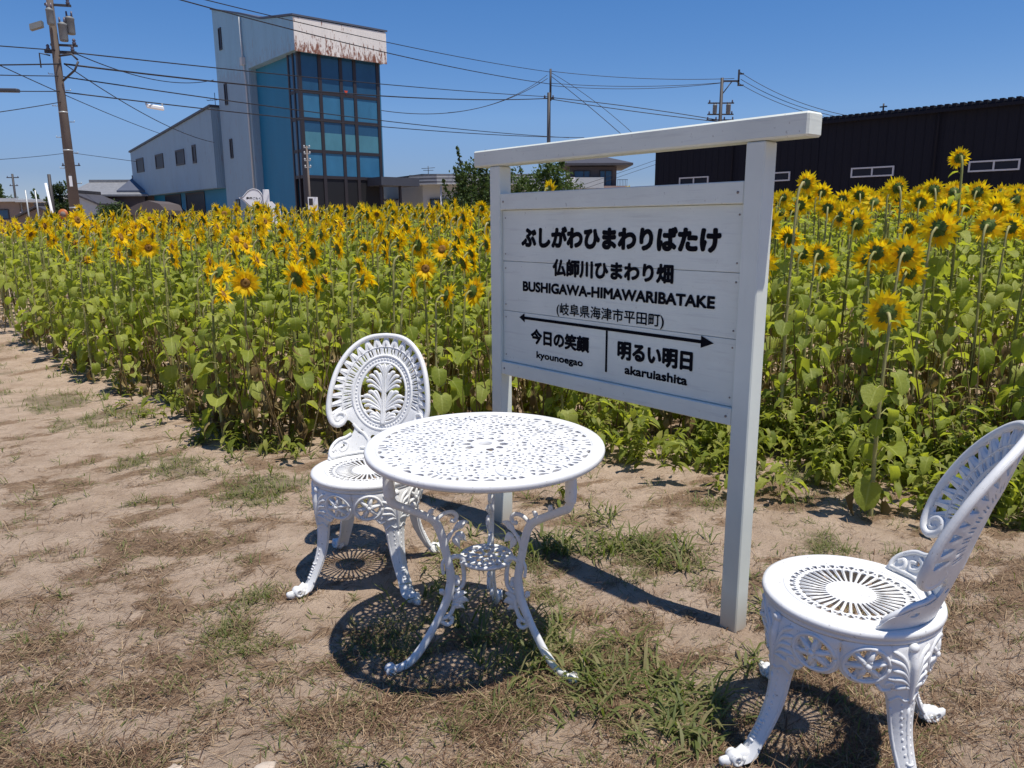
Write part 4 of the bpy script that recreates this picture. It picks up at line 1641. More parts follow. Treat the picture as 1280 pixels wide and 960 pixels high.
# ------------------------------------------------------------------ grass, weeds, straw
def blades(name, P, L, W, az, lean, bend, mat, z0=0.0):
    """one curved three-triangle blade at each point"""
    n = len(P)
    dx, dy = np.cos(az), np.sin(az)
    px, py = -dy, dx
    base = np.stack([P[:, 0], P[:, 1], ground_z(P[:, 0], P[:, 1]) + z0], 1)
    l1 = L * 0.55
    m1 = base + np.stack([dx * l1 * np.sin(lean), dy * l1 * np.sin(lean), l1 * np.cos(lean)], 1)
    l2 = L * 0.45
    le2 = lean + bend
    tip = m1 + np.stack([dx * l2 * np.sin(le2), dy * l2 * np.sin(le2), l2 * np.cos(le2)], 1)
    tip[:, 2] = np.maximum(tip[:, 2], base[:, 2] + 0.002)
    pw = np.stack([px, py, np.zeros(n)], 1)
    w = W[:, None] / 2
    V = np.stack([base - pw * w * .7, base + pw * w * .7, m1 + pw * w, m1 - pw * w, tip], 1)
    i = np.arange(n)[:, None] * 5
    T = np.concatenate([i + np.array([[0, 1, 2]]), i + np.array([[0, 2, 3]]), i + np.array([[3, 2, 4]])])
    return V.reshape(-1, 3), T


def sample_ground(n, dens, xr=(-7.5, 3.6), yr=(0.9, 10.0)):
    """points in view, thinned with distance, kept with probability dens(x, y)"""
    out = []
    tot = 0
    while tot < n:
        k = n * 3
        # uniform in the picture's depth as much as on the ground
        y = 1 / rng.uniform(1 / yr[1], 1 / yr[0], k) if True else None
        x = rng.uniform(-0.85, 0.85, k) * y * 0.95
        keep = (x > xr[0]) & (x < xr[1]) & (rng.random(k) < dens(x, y))
        p = np.stack([x[keep], y[keep]], 1)
        out.append(p); tot += len(p)
    return np.concatenate(out)[:n]


def build_ground_cover():
    # fine dry straw lying in small drifts that share a direction
    C = sample_ground(11500, lambda x, y: (0.05 + 0.95 * litter_at(x, y)) * (y < edge_y(x) + 0.8))
    k = rng.integers(4, 16, len(C))
    spread = np.repeat(rng.uniform(0.012, 0.042, len(C)), k)
    caz = np.repeat(rng.normal(0.65, 0.8, len(C)), k)
    n = int(k.sum())
    P = np.repeat(C, k, 0) + np.stack([rng.normal(0, 1, n) * spread * 1.5, rng.normal(0, 1, n) * spread], 1)
    L = rng.uniform(0.015, 0.062, n) * np.where(rng.random(n) < 0.06, 2.6, 1)
    W = rng.uniform(0.0009, 0.0027, n) * np.where(rng.random(n) < 0.05, 1.8, 1)
    az = caz + rng.normal(0, 0.55, n) + PI * (rng.random(n) < 0.5)
    V1, T1 = blades("straw", P, L, W, az, rng.uniform(0.95, 1.55, n), rng.uniform(.0, .55, n), None, 0.002)
    o = np_mesh("dry_straw", V1, T1, [M['straw']])
    tag(o, "trampled dry straw and mown stalks scattered over the soil", "straw", kind="stuff")

    # low green grass tufts
    C = sample_ground(5200, lambda x, y: green_at(x, y) * 0.8 + 0.022 + 0.055 * litter_at(x, y))
    k = rng.integers(3, 9, len(C))
    P = np.repeat(C, k, 0) + rng.normal(0, 0.016, (k.sum(), 2))
    n = len(P)
    big = np.repeat(rng.uniform(.5, 1.25, len(C)) * np.where(C[:, 1] > 3.4, 1.5, 1.0), k)
    L = rng.uniform(0.018, 0.060, n) * big; W = rng.uniform(0.0020, 0.0046, n) * np.sqrt(big)
    V1, T1 = blades("g", P, L, W, rng.uniform(0, 6.28, n), rng.uniform(0.45, 1.45, n), rng.uniform(.1, .7, n), None)
    o = np_mesh("grass", V1, T1, [M['grass']])
    tag(o, "low green grass tufts between patches of bare soil", "grass", kind="stuff")

    # broad crab-grass blades round the sign and the field's foot
    def cd(x, y):
        a = np.exp(-(((x - 0.30) / 0.42) ** 2 + ((y - 2.75) / 0.50) ** 2)) * 0.9
        b = np.exp(-(((x - 0.52) / 0.25) ** 2 + ((y - 1.95) / 0.22) ** 2)) * 0.15
        e = edge_y(x) - y
        c = ((e > -0.3) & (e < 0.4)) * 0.30
        return np.clip(np.maximum(np.maximum(a, b), c) * np.clip((fbm(x * 3, y * 3, 3, 44) - .42) * 4, 0, 1), 0, 1)
    C = sample_ground(420, cd)
    k = rng.integers(4, 9, len(C))
    P = np.repeat(C, k, 0) + rng.normal(0, 0.012, (k.sum(), 2))
    n = len(P)
    L = rng.uniform(0.05, 0.16, n); W = rng.uniform(0.005, 0.011, n)
    V1, T1 = blades("c", P, L, W, rng.uniform(0, 6.28, n), rng.uniform(0.45, 1.25, n), rng.uniform(.4, 1.0, n), None)
    o = np_mesh("crab_grass", V1, T1, [M['grass']])
    tag(o, "broad bladed green crab grass round the sign posts and field edge", "grass", kind="stuff")

    # leafy weeds along the foot of the field
    mass = Mass()
    def wd(x, y):
        e = y - edge_y(x)
        dn = np.where(x > 0.2, np.exp(-((e - 0.25) / 0.60) ** 2), 0.42 * np.exp(-((e - 0.15) / 0.25) ** 2))
        return np.clip(dn * np.clip((fbm(x * 2, y * 2, 3, 55) - .30) * 3, 0, 1), 0, 1)
    C = sample_ground(450, wd, (-8, 6), (3.0, 12))
    for (x, y) in C:
        hgt = rng.uniform(0.06, 0.30) * (rng.uniform(.8, 2.0) if x > 0.2 else 0.75)
        for j in range(int(8 + hgt * 50)):
            t = rng.uniform(.1, 1)
            sc = rng.uniform(.6, 1.35)
            if j % 7 == 0 and x > 0.2: mass.put(('wl', 3), LEAVES[3], mat4((x, y, hgt * t), rng.uniform(0, 6.28), 0, R(rng.uniform(-25, 25)), (sc * .7, sc * .7, sc * .7))); continue
            mass.put(('w', j % 2), WEEDLEAF[j % 2], mat4((x + rng.normal(0, .05) * t, y + rng.normal(0, .05) * t, hgt * t), rng.uniform(0, 6.28), 0, R(rng.uniform(-35, 35)), (sc, sc, sc)))
    # thin bare stalks among the plants
    for (x, y) in sample_ground(600, lambda x, y: ((y - edge_y(x) > 0.0) & (y - edge_y(x) < 1.4)) * 1.0, (-10, 6), (3.2, 14)):
        hh = rng.uniform(.35, .9)
        mass.put(('s', 0), STALK, mat4((x, y, 0), rng.uniform(0, 6.28), R(rng.uniform(-20, 20)), 0, (1, 1, hh)))
        for j in range(3):
            mass.put(('d', j % 2), DRY[j % 2], mat4((x, y, hh * rng.uniform(.2, .8)), rng.uniform(0, 6.28), 0, R(rng.uniform(20, 70)), (.8, .8, .8)))
    o = mass.build("weeds")
    tag(o, "leafy green weeds along the foot of the sunflowers", "weeds", kind="stuff")

    # clods and crumbs of soil
    b = MB()
    for (x, y) in sample_ground(2600, lambda x, y: (y < edge_y(x)) * np.clip((fbm(x * 2, y * 2, 3, 66) - .4) * 3, 0, 1), (-5, 3), (1.0, 6)):
        r = rng.uniform(.0015, .005) if rng.random() < .975 else rng.uniform(.006, .012)
        b.ball((x, y, float(ground_z(np.array(x), np.array(y))) + r * .2), r * rng.uniform(.8, 1.4), r, r * rng.uniform(.4, .7), 5, 3, rot=Matrix.Rotation(rng.uniform(0, 6), 3, 'Z'))
    o = b.build("soil_crumbs", M['clod'])
    tag(o, "small dry clods lying on the trodden soil", "soil clods", kind="stuff")


build_ground_cover()


# ------------------------------------------------------------------ buildings, poles, wires, trees beyond the field
def mat_cladding(name, c, stripe=5.0, rust=0.0, rough=0.5):
    n = NT(name)
    tc = n.n("ShaderNodeTexCoord")
    f = n.noise(n.coord("Object", (1, 1, 0.25)), 1.1, 6)
    col = n.mix(f, tuple(x * .82 for x in c), tuple(min(1, x * 1.12) for x in c))
    # dirt runs
    g = n.noise(n.coord("Object", (2.2, 2.2, 0.10)), 2.0, 6, 0.7)
    col = n.mix(n.ramp(g, [(0.58, 0.0), (0.78, 0.5)]), col, tuple(x * .55 for x in c))
    if rust > 0:
        a = n.noise(n.coord("Object", (4.2, 4.2, 1.3)), 1.5, 7, 0.75)
        sx = n.n("ShaderNodeSeparateXYZ")
        n.l(tc.outputs["Object"], sx.inputs[0])
        low = n.ramp(n.math('ADD', n.math('MULTIPLY', n.math('SUBTRACT', 10.75, sx.outputs[2]), 0.15), n.math('MULTIPLY', a, 1.0)), [(0.575, 0.0), (0.66, 1.0)])
        col = n.mix(n.math('MULTIPLY', low, rust), col, (0.20, 0.060, 0.022))
        a2 = n.noise(n.coord("Object", (4.4, 4.4, 0.85)), 1.25, 3, 0.6)
        col = n.mix(n.math('MULTIPLY', n.ramp(a2, [(0.62, 0.0), (0.65, 1.0)]), rust), col, (0.23, 0.085, 0.040))
    if rust > 0:
        sp = n.noise(n.coord("Object", (2.6, 2.6, 0.8)), 1.9, 4, 0.6)
        col = n.mix(n.ramp(sp, [(0.70, 0.0), (0.73, 0.8)]), col, (0.10, 0.045, 0.030))
    n.base(col)
    n.set(rough, 0.4)
    wv = n.n("ShaderNodeTexWave", wave_type='BANDS', bands_direction='DIAGONAL')
    wv.inputs["Scale"].default_value = stripe
    n.l(n.coord("Object", (1, 1, 0)), wv.inputs["Vector"])
    n.bump(wv.outputs["Fac"], 0.25, 0.03)
    return n.m


def mat_glass(name, c, rough=0.12):
    n = NT(name)
    f = n.noise(n.coord("Object", (0.9, 0.9, 0.35)), 2.2, 6, 0.65)
    n.base(n.mix(f, tuple(x * .7 for x in c), tuple(x * 1.35 for x in c)))
    n.set(rough, 0.45)
    return n.m


B = {}
B['pale'] = mat_cladding("pale_blue_grey_cladding", (0.235, 0.420, 0.545), 5.0, 0.22)
B['fascia'] = mat_cladding("rusting_white_fascia", (0.78, 0.74, 0.68), 4.0, 0.95)
B['teal'] = mat_cladding("teal_cladding", (0.010, 0.165, 0.305), 6.0)
B['glass_dark'] = mat_glass("dark_blue_glass", (0.021, 0.076, 0.150))
B['glass_mid'] = mat_glass("blue_spandrel_glass", (0.038, 0.150, 0.265), 0.3)
B['curtain'] = mat_glass("pale_teal_blind_behind_glass", (0.070, 0.205, 0.265), 0.35)
B['night'] = plain("dark_window_pane", (0.012, 0.016, 0.028), 0.45, 0.4, 2.0, 0.25)
B['frame'] = plain("dark_bronze_frame", (0.030, 0.026, 0.030), 0.5)
B['black'] = mat_cladding("navy_black_cladding", (0.0030, 0.0036, 0.0105), 5.0, 0, 0.8)
B['alu'] = plain("aluminium_frame", (0.55, 0.56, 0.57), 0.4)
B['dark'] = plain("dark_interior", (0.008, 0.009, 0.012), 0.6)
B['trim'] = plain("dark_roof_trim", (0.055, 0.060, 0.075), 0.5)
B['white'] = plain("white_board", (0.78, 0.79, 0.80), 0.5, 0.06)
B['plaster'] = plain("grey_white_plaster", (0.46, 0.49, 0.50), 0.8, 0.1, 1.0)
B['tan'] = plain("brown_plaster", (0.22, 0.175, 0.15), 0.85, 0.15, 1.0)
B['pink'] = plain("pinkish_tile_wall", (0.34, 0.25, 0.22), 0.8, 0.1, 2.0)
B['umber'] = plain("dark_brown_wall", (0.095, 0.080, 0.082), 0.8, 0.15, 1.0)
B['tile'] = plain("grey_roof_tiles", (0.20, 0.205, 0.215), 0.6, 0.45, 5.0)
B['tile_dark'] = plain("dark_roof_tiles", (0.060, 0.058, 0.066), 0.6, 0.3, 4.0)
B['slate'] = plain("slate_blue_roof", (0.085, 0.095, 0.125), 0.5, 0.15, 2.0)
B['concrete'] = plain("pole_concrete", (0.155, 0.125, 0.105), 0.85, 0.2, 3.0)
B['steel'] = plain("galvanised_steel", (0.42, 0.44, 0.44), 0.45, 0.2, 8.0, 0.5, 0.3)
B['pole_dark'] = plain("dark_pole_steel", (0.045, 0.042, 0.045), 0.6)
B['wire'] = plain("black_cable", (0.018, 0.018, 0.022), 0.6)
B['insul'] = plain("dark_insulator", (0.10, 0.09, 0.12), 0.4)
B['tank'] = plain("transformer_grey", (0.19, 0.20, 0.20), 0.55, 0.35, 6.0)
B['red'] = plain("red_marker", (0.55, 0.07, 0.03), 0.5)
B['orange'] = plain("orange_sign", (0.45, 0.14, 0.04), 0.5)
B['tree_dark'] = mat_leaf("dark_tree_leaf", (0.030, 0.056, 0.016), (0.050, 0.084, 0.022), (0.085, 0.120, 0.034), 0.2, (0.08, 0.14, 0.02))
B['tree_mid'] = mat_leaf("broadleaf_tree_leaf", (0.040, 0.072, 0.018), (0.066, 0.108, 0.026), (0.105, 0.145, 0.040), 0.25, (0.10, 0.17, 0.02))
B['pine'] = mat_leaf("pine_needle", (0.010, 0.022, 0.010), (0.018, 0.034, 0.014), (0.030, 0.050, 0.020), 0.1)
B['bark'] = plain("tree_bark", (0.075, 0.055, 0.042), 0.9, 0.3, 6.0)


def prism(mb, poly, axis, a0, a1, mi=0):
    """extrude a 2-D polygon: axis 'x' -> poly is (y, z); axis 'y' -> (x, z); axis 'z' -> (x, y)"""
    f = {'x': lambda p, a: (a, p[0], p[1]), 'y': lambda p, a: (p[0], a, p[1]), 'z': lambda p, a: (p[0], p[1], a)}[axis]
    n = len(poly)
    ar = sum(poly[i][0] * poly[(i + 1) % n][1] - poly[(i + 1) % n][0] * poly[i][1] for i in range(n))
    v = [f(p, a0) for p in poly] + [f(p, a1) for p in poly]
    fs = [tuple(range(n))[::-1], tuple(range(n, 2 * n))] + [(i, (i + 1) % n, n + (i + 1) % n, n + i) for i in range(n)]
    if (ar < 0) != (axis == 'y'): fs = [q[::-1] for q in fs]
    return mb.add(v, fs, False, mi)


def window_y(root, x, z0, z1, y0, y1, pane, fw_=0.07, bars=(), frame='frame', proud=0.05):
    """window in a wall whose face is the plane x (looking towards -x)"""
    m = MB()
    m.box(x - proud, y0, z0, x + .04, y0 + fw_, z1).box(x - proud, y1 - fw_, z0, x + .04, y1, z1)
    m.box(x - proud, y0 + fw_, z0, x + .04, y1 - fw_, z0 + fw_).box(x - proud, y0 + fw_, z1 - fw_, x + .04, y1 - fw_, z1)
    for b in bars: m.box(x - proud + .004, b - fw_ / 2, z0 + fw_, x + .04, b + fw_ / 2, z1 - fw_)
    w = m.build("window", B[frame], root)
    MB().box(x - .018, y0 + fw_ * .5, z0 + fw_ * .5, x + .03, y1 - fw_ * .5, z1 - fw_ * .5).build("pane", B[pane], w)
    return w


def window_x(root, y, z0, z1, x0, x1, pane, fw_=0.06, bars=(), frame='alu', proud=0.05):
    """window in a wall whose face is the plane y (looking towards -y)"""
    m = MB()
    m.box(x0, y - proud, z0, x0 + fw_, y + .04, z1).box(x1 - fw_, y - proud, z0, x1, y + .04, z1)
    m.box(x0 + fw_, y - proud, z0, x1 - fw_, y + .04, z0 + fw_).box(x0 + fw_, y - proud, z1 - fw_, x1 - fw_, y + .04, z1)
    for b in bars: m.box(b - fw_ / 2, y - proud + .004, z0 + fw_, b + fw_ / 2, y + .04, z1 - fw_)
    w = m.build("window", B[frame], root)
    MB().box(x0 + fw_ * .5, y - .018, z0 + fw_ * .5, x1 - fw_ * .5, y + .03, z1 - fw_ * .5).build("pane", B[pane], w)
    return w


def build_tower():
    # local x runs along the glazed front, local y back along the pale side
    root = empty("tower_building", (-10.65, 40.0, 0), R(40), "pale blue tower building with glazed front, rusty white fascia and lower side wing", "building")
    roofz = lambda y: float(np.interp(y, [0, 3.97, 6.63, 10.9], [11.40, 12.0, 12.76, 13.85]))
    m = MB()
    prism(m, [(6.0, -0.2), (10.9, -0.2), (10.9, 13.85), (6.63, 12.76), (6.0, 12.58)], 'x', 0.0, 5.2)
    m.build("wall", B['pale'], root)
    m = MB()
    prism(m, [(0.03, 9.86), (5.998, 9.86), (5.998, 12.58), (3.97, 12.0), (0.03, 11.40)], 'x', 0.002, 5.2)
    m.build("overhang", B['pale'], root)
    MB().box(0.0, -0.03, 9.80, 5.22, 0.028, 11.36).build("fascia", B['fascia'], root)
    m = MB()
    ys = [-0.06, 3.97, 6.63, 11.0]
    for a, b in zip(ys[:-1], ys[1:]):
        za, zb = roofz(a), roofz(b)
        m.add([(-.07, a, za + .01), (5.3, a, za + .01), (5.3, b, zb + .01), (-.07, b, zb + .01), (-.07, a, za + .10), (5.3, a, za + .10), (5.3, b, zb + .10), (-.07, b, zb + .10)],
              [(0, 3, 2, 1), (4, 5, 6, 7), (0, 1, 5, 4), (1, 2, 6, 5), (2, 3, 7, 6), (3, 0, 4, 7)])
    m.build("roof_trim", B['slate'], root)
    # rain pipe with its hopper
    m = MB()
    m.tube([(-.08, 6.58, 12.6), (-.08, 6.52, 10.6), (-.08, 6.3, 9.2), (-.08, 6.2, 0)], 0.05, 6)
    m.box(-.2, 6.36, 10.1, -.01, 6.66, 10.5)
    m.build("rain_pipe", B['plaster'], root)
    for (y0, y1, z0, z1) in ((9.62, 10.05, 11.45, 12.65), (9.42, 9.82, 8.36, 9.56), (9.22, 9.62, 5.30, 6.42)):
        window_y(root, 0.0, z0, z1, y0, y1, 'night')
    window_y(root, 0.0, 0.1, 2.9, 8.75, 9.35, 'glass_dark')
    # teal return wall and glazed box under the overhang
    MB().box(0.42, 1.55, -0.2, 0.62, 5.998, 9.858).build("teal_wall", B['teal'], root)
    MB().box(0.72, 0.60, -0.2, 4.9, 5.9, 9.85).build("core", B['dark'], root)
    X0, X1, Y = 0.30, 4.86, 0.36
    mull = (0.34, 1.43, 2.62, 3.42, 4.82)
    rows = ((9.86, 8.09), (7.93, 6.76), (6.60, 5.19), (5.03, 3.90))
    for i, (zt, zb) in enumerate(rows):
        for j in range(4):
            xa, xb = mull[j] + .09, mull[j + 1] - .09
            if j == 3: xb += .06
            if i == 2:
                MB().box(xa, Y, 6.06, xb, Y + .05, zt).build("glass_pane", B['glass_dark'], root)
                MB().box(xa, Y + .001, zb, xb, Y + .05, 6.058).build("blind", B['curtain'], root)
            else:
                MB().box(xa, Y, zb, xb, Y + .05, zt).build("glass_pane", B['glass_dark' if i == 0 else 'glass_mid'], root)
        # side panes round the corner
        MB().box(X0, Y + .16, zb, X0 + .05, 0.90, zt).build("glass_pane", B['glass_dark'], root)
        MB().box(X0 + .001, 1.02, zb, X0 + .05, 1.50, zt).build("glass_pane", B['glass_dark'], root)
    for x in mull: MB().box(x - .088, Y - .05, -.1, x + .088, Y + .14, 9.858).build("mullion", B['frame'], root)
    for y in (0.94, 1.52): MB().box(X0 - .04, y - .07, -.1, X0 + .1, y + .07, 9.857).build("mullion", B['frame'], root)
    for z in (8.01, 6.68, 5.11, 3.82): MB().box(X0 - .02, Y - .035, z - .078, X1, Y + .09, z + .078).build("transom", B['frame'], root)
    for z in (8.01, 6.68, 5.11, 3.82): MB().box(X0 - .025, Y + .1, z - .078, X0 + .09, 1.52, z + .078).build("transom", B['frame'], root)
    # thin light edge at the right end, the red rescue mark, ground floor glass and canopy
    MB().box(4.92, Y, 3.9, 5.0, Y + .4, 9.85).build("corner_glass", B['glass_mid'], root)
    MB().add([(2.98, Y - .06, 8.26), (2.87, Y - .06, 8.06), (2.76, Y - .06, 8.26), (2.98, Y - .045, 8.26), (2.87, Y - .045, 8.06), (2.76, Y - .045, 8.26)], [(0, 2, 1), (3, 4, 5), (0, 1, 4, 3), (1, 2, 5, 4), (2, 0, 3, 5)]).build("rescue_mark", B['red'], root)
    for j in range(4): MB().box(mull[j] + .09, Y + .01, 0.0, mull[j + 1] - .09, Y + .04, 3.74).build("shop_pane", B['dark'], root)
    MB().box(3.9, -1.2, 3.42, 6.3, 0.30, 3.86).build("canopy", B['trim'], root)
    MB().box(4.0, -.9, 0, 4.12, -.78, 3.42).build("canopy_post", B['frame'], root)
    MB().box(5.2, -.9, 0, 5.32, -.78, 3.42).build("canopy_post", B['frame'], root)
    # lower wing
    m = MB()
    prism(m, [(11.45, 3.66), (30.4, 3.66), (30.4, 7.10), (11.45, 8.42)], 'x', -0.35, 6.5)
    m.build("wing_wall", B['pale'], root)
    MB().box(0.25, 10.902, -.2, 6.4, 30.2, 3.655).build("wing_base", B['teal'], root)
    MB().box(0.30, 10.9, 3.66, 5.0, 11.448, 8.2).build("wing_link", B['teal'], root)
    m = MB()
    m.add([(-.45, 11.35, 8.43), (6.6, 11.35, 8.43), (6.6, 30.5, 7.10), (-.45, 30.5, 7.10), (-.45, 11.35, 8.56), (6.6, 11.35, 8.56), (6.6, 30.5, 7.23), (-.45, 30.5, 7.23)],
          [(0, 3, 2, 1), (4, 5, 6, 7), (0, 1, 5, 4), (1, 2, 6, 5), (2, 3, 7, 6), (3, 0, 4, 7)])
    m.build("wing_roof", B['trim'], root)
    for (y0, y1, z0, z1) in ((26.9, 28.9, 5.45, 6.5), (21.85, 23.75, 5.45, 6.46), (17.1, 18.95, 5.4, 6.42), (14.75, 15.45, 5.35, 6.5)):
        window_y(root, -0.35, z0, z1, y0, y1, 'night', 0.12)
    for (y0, y1) in ((20.6, 24.3), (15.6, 19.5)):
        window_y(root, 0.25, 2.0, 3.6, y0, y1, 'night', 0.12)
    window_y(root, 0.30, 5.1, 6.5, 10.98, 11.38, 'glass_dark', 0.05)


build_tower()


def build_factory():
    P0 = Vector((11.686, 30.0, 0))
    root = empty("dark_factory", P0, R(-47), "long navy black metal clad shed with white framed strip windows", "building")
    # local x along the front (towards the viewer's right), local -y faces the field
    MB().box(-7.55, 0, -.2, 13.0, 14.0, 5.08).build("wall", B['black'], root)
    m = MB()
    n = 90
    for i in range(n):
        x = -7.65 + i * 20.75 / n
        m.box(x, -.10, 5.085, x + 0.13, 14.1, 5.085 + .14)
    m.box(-7.65, -.06, 5.09, 13.1, 14.05, 5.135)
    m.build("roof_sheet", B['black'], root)
    tag(root.children[-1], kind="stuff")
    m = MB()
    for i in range(66):
        x = -7.4 + i * 0.31
        if any(a - .12 < x < b + .12 for (a, b) in ((-6.2, -4.72), (-2.55, -1.03), (1.36, 2.88), (5.26, 6.74), (9.1, 10.6))):
            m.box(x - .008, -.010, 0, x + .008, 0.0, 2.90).box(x - .008, -.010, 3.39, x + .008, 0.0, 5.07)
        else: m.box(x - .008, -.010, 0, x + .008, 0.0, 5.07)
    o = m.build("cladding_ribs", B['black'], root)
    tag(o, kind="stuff")
    m = MB()
    m.box(-7.6, -.20, 4.97, 13.05, -.10, 5.07)
    for x in (-3.6, 4.2): m.tube([(x, -.12, 4.97), (x, -.07, 4.8), (x, -.07, 0)], .04, 6)
    m.build("gutter", B['black'], root)
    MB().box(-0.05, -.03, 0, 0.05, 0.0, 5.07).build("corner_trim", B['black'], root)
    for (a, b) in ((-6.2, -4.72), (-2.55, -1.03), (1.36, 2.88), (5.26, 6.74), (9.1, 10.6)):
        w = window_x(root, 0.0, 2.97, 3.32, a, b, 'night', 0.05, ((a + b) / 2,), 'alu', 0.06)
    m = MB()
    m.tube([(2.1, 0.5, 5.2), (2.1, 0.5, 5.55)], 0.03, 6).box(1.98, .46, 5.42, 2.22, .54, 5.46)
    m.build("roof_vent", B['pole_dark'], root)


build_factory()


def utility_pole(loc, h, r0, r1, mat, label, arms=(), cans=(), extra=None, rz=0.0, name="utility_pole", steps=False):
    root = empty(name, loc, rz, label, "utility pole")
    MB().tube([(0, 0, -.3), (0, 0, h * .5), (0, 0, h)], [r0, (r0 + r1) / 2, r1], 14).build("pole", B[mat], root)
    for (z, x0, x1, t) in arms:
        a = MB().box(x0, -t, z - t, x1, t, z + t).build("crossarm", B['pole_dark'], root)
        for k in range(max(2, int(abs(x1 - x0) / 0.45))):
            x = x0 + (x1 - x0) * (k + .15) / (max(2, int(abs(x1 - x0) / 0.45)) - .7)
            if abs(x) < r0 * .9: continue
            MB().lathe([(0.0, z + t), (.045, z + t), (.06, z + t + .05), (.035, z + t + .09), (.055, z + t + .12), (.02, z + t + .17), (0, z + t + .17)], 8, lambda px, py, pz: (px + x, py, pz)).build("insulator", B['insul'], a)
    for (x, y, z, r, hh) in cans:
        c = MB().lathe([(0, z), (r * .9, z), (r, z + .04), (r, z + hh - .05), (r * 1.06, z + hh - .04), (r * 1.06, z + hh), (r * .4, z + hh + .05), (0, z + hh + .05)], 14, lambda px, py, pz: (px + x, py + y, pz)).build("transformer", B['tank'], root)
        for s_ in (-1, 1): MB().tube([(x + s_ * r * .5, y, z + hh), (x + s_ * r * .55, y, z + hh + .18)], [.035, .025], 6).build("bushing", B['insul'], c)
    if steps:
        for k in range(9):
            s_ = 1 if k % 2 else -1
            z = 2.2 + k * 0.45
            MB().tube([(s_ * r0 * .8, 0, z), (s_ * (r0 + .10), 0, z), (s_ * (r0 + .10), 0, z + .04)], .012, 5).build("step_bolt", B['steel'], root)
    if extra: extra(root)
    return root


def big_pole_extra(root):
    MB().box(-.02, -.178, 2.55, .06, -.150, 2.86).build("number_plate", B['white'], root)
    for z in (1.9, 3.6, 4.7): MB().lathe([(.13 - z * .008, z), (.176 - z * .0100, z), (.176 - z * .0100, z + .04), (.13 - z * .008, z + .04)], 14).build("band", B['steel'], root)
    m = MB()
    m.tube([(0.12, -.1, 5.6), (.5, -.2, 5.9), (.62, -.2, 6.15)], .03, 6).tube([(.1, -.1, 6.3), (.45, -.15, 6.35), (.6, -.15, 6.2)], .03, 6)
    m.tube([(-.14, -.1, 6.3), (-.42, -.1, 6.35), (-.42, -.1, 5.95)], .022, 6)
    m.build("cable_clamp", B['pole_dark'], root)
    MB().box(-.55, -.25, 7.0, -.22, -.05, 7.16, tf=lambda x, y, z: (x, y, z + .35 * (x + .4))).build("fuse_box", B['tank'], root)


utility_pole((-13.48, 24.0, 0), 11.5, 0.172, 0.055, 'concrete', "thick brown concrete utility pole with transformers at the field's left end",
             arms=((8.75, -.9, .9, .05), (6.42, -.30, .55, .04), (7.72, -.15, .55, .03), (6.62, -.12, .6, .03)),
             cans=((0.27, -.05, 6.72, .12, .48), (0.44, .10, 6.95, .125, .46), (.04, -.30, 7.1, .10, .42)), extra=big_pole_extra, rz=0.25, steps=True)
utility_pole((2.50, 52.0, 0), 9.7, 0.15, 0.11, 'pole_dark', "slender dark utility pole standing behind the sign's top beam",
             arms=((9.35, -.35, .35, .035),), extra=lambda r: MB().tube([(.1, 0, 9.2), (.1, 0, 11.15)], .07, 8).build("pole_extension", B['pole_dark'], r))


def right_pole_extra(root):
    m = MB()
    m.box(0, -.05, 10.30, 1.12, .05, 10.40)
    m.tube([(.05, 0, 9.55), (.62, 0, 10.3)], .035, 6)
    m.box(1.02, -.05, 10.05, 1.12, .05, 11.05).box(1.12, -.05, 10.05, 1.4, .05, 10.13).box(1.12, -.05, 10.75, 1.38, .05, 10.83)
    m.build("offset_arm", B['pole_dark'], root)


utility_pole((13.72, 52.0, 0), 10.55, 0.15, 0.10, 'pole_dark', "dark utility pole with offset top arm and two transformers above the sign's beam",
             arms=((9.0, -.85, .85, .04), (8.30, -.85, .85, .04), (7.95, -.9, .9, .04)), cans=((-.38, 0, 8.36, .14, .52), (.50, 0, 8.36, .15, .54)), extra=right_pole_extra)
utility_pole((-33.6, 60.0, 0), 7.0, 0.11, 0.08, 'pole_dark', "thin far utility pole just right of the thick concrete pole", arms=((5.9, -.7, .7, .035), (6.95, -.3, .3, .03)))
utility_pole((-70.0, 110.0, 0), 8.6, 0.16, 0.14, 'pole_dark', "distant utility pole above the houses at the far left", arms=((8.1, -.85, .85, .06), (7.0, -.6, .6, .05)))


def small_sign_pole():
    root = empty("thin_post", (-9.31, 36.0, 0), 0, "thin rusty post with insulators before the tower's glass front", "post")
    MB().tube([(0, 0, -.2), (0, 0, 4.9)], [.055, .045], 8).build("pole", B['concrete'], root)
    for z in (3.95, 4.25, 4.55, 4.82):
        MB().box(-.14, -.03, z - .02, .14, .03, z + .02).build("bracket", B['steel'], root)
        for s_ in (-1, 1): MB().ball((s_ * .12, 0, z + .06), .04, .04, .05, 8, 5).build("insulator", B['plaster'], root)
    b = empty("notice_board", (-9.10, 35.8, 0), 0.2, "small white notice board on a post at the field's far side", "sign")
    MB().box(-.24, -.02, 1.55, .20, .02, 2.62).build("board", B['white'], b)
    MB().box(-.20, -.026, 2.25, -.02, -.021, 2.56).build("dark_panel", B['frame'], b)
    for x in (-.2, .16): MB().box(x - .03, .02, 0, x + .03, .08, 2.6).build("post", B['alu'], b)


small_sign_pole()


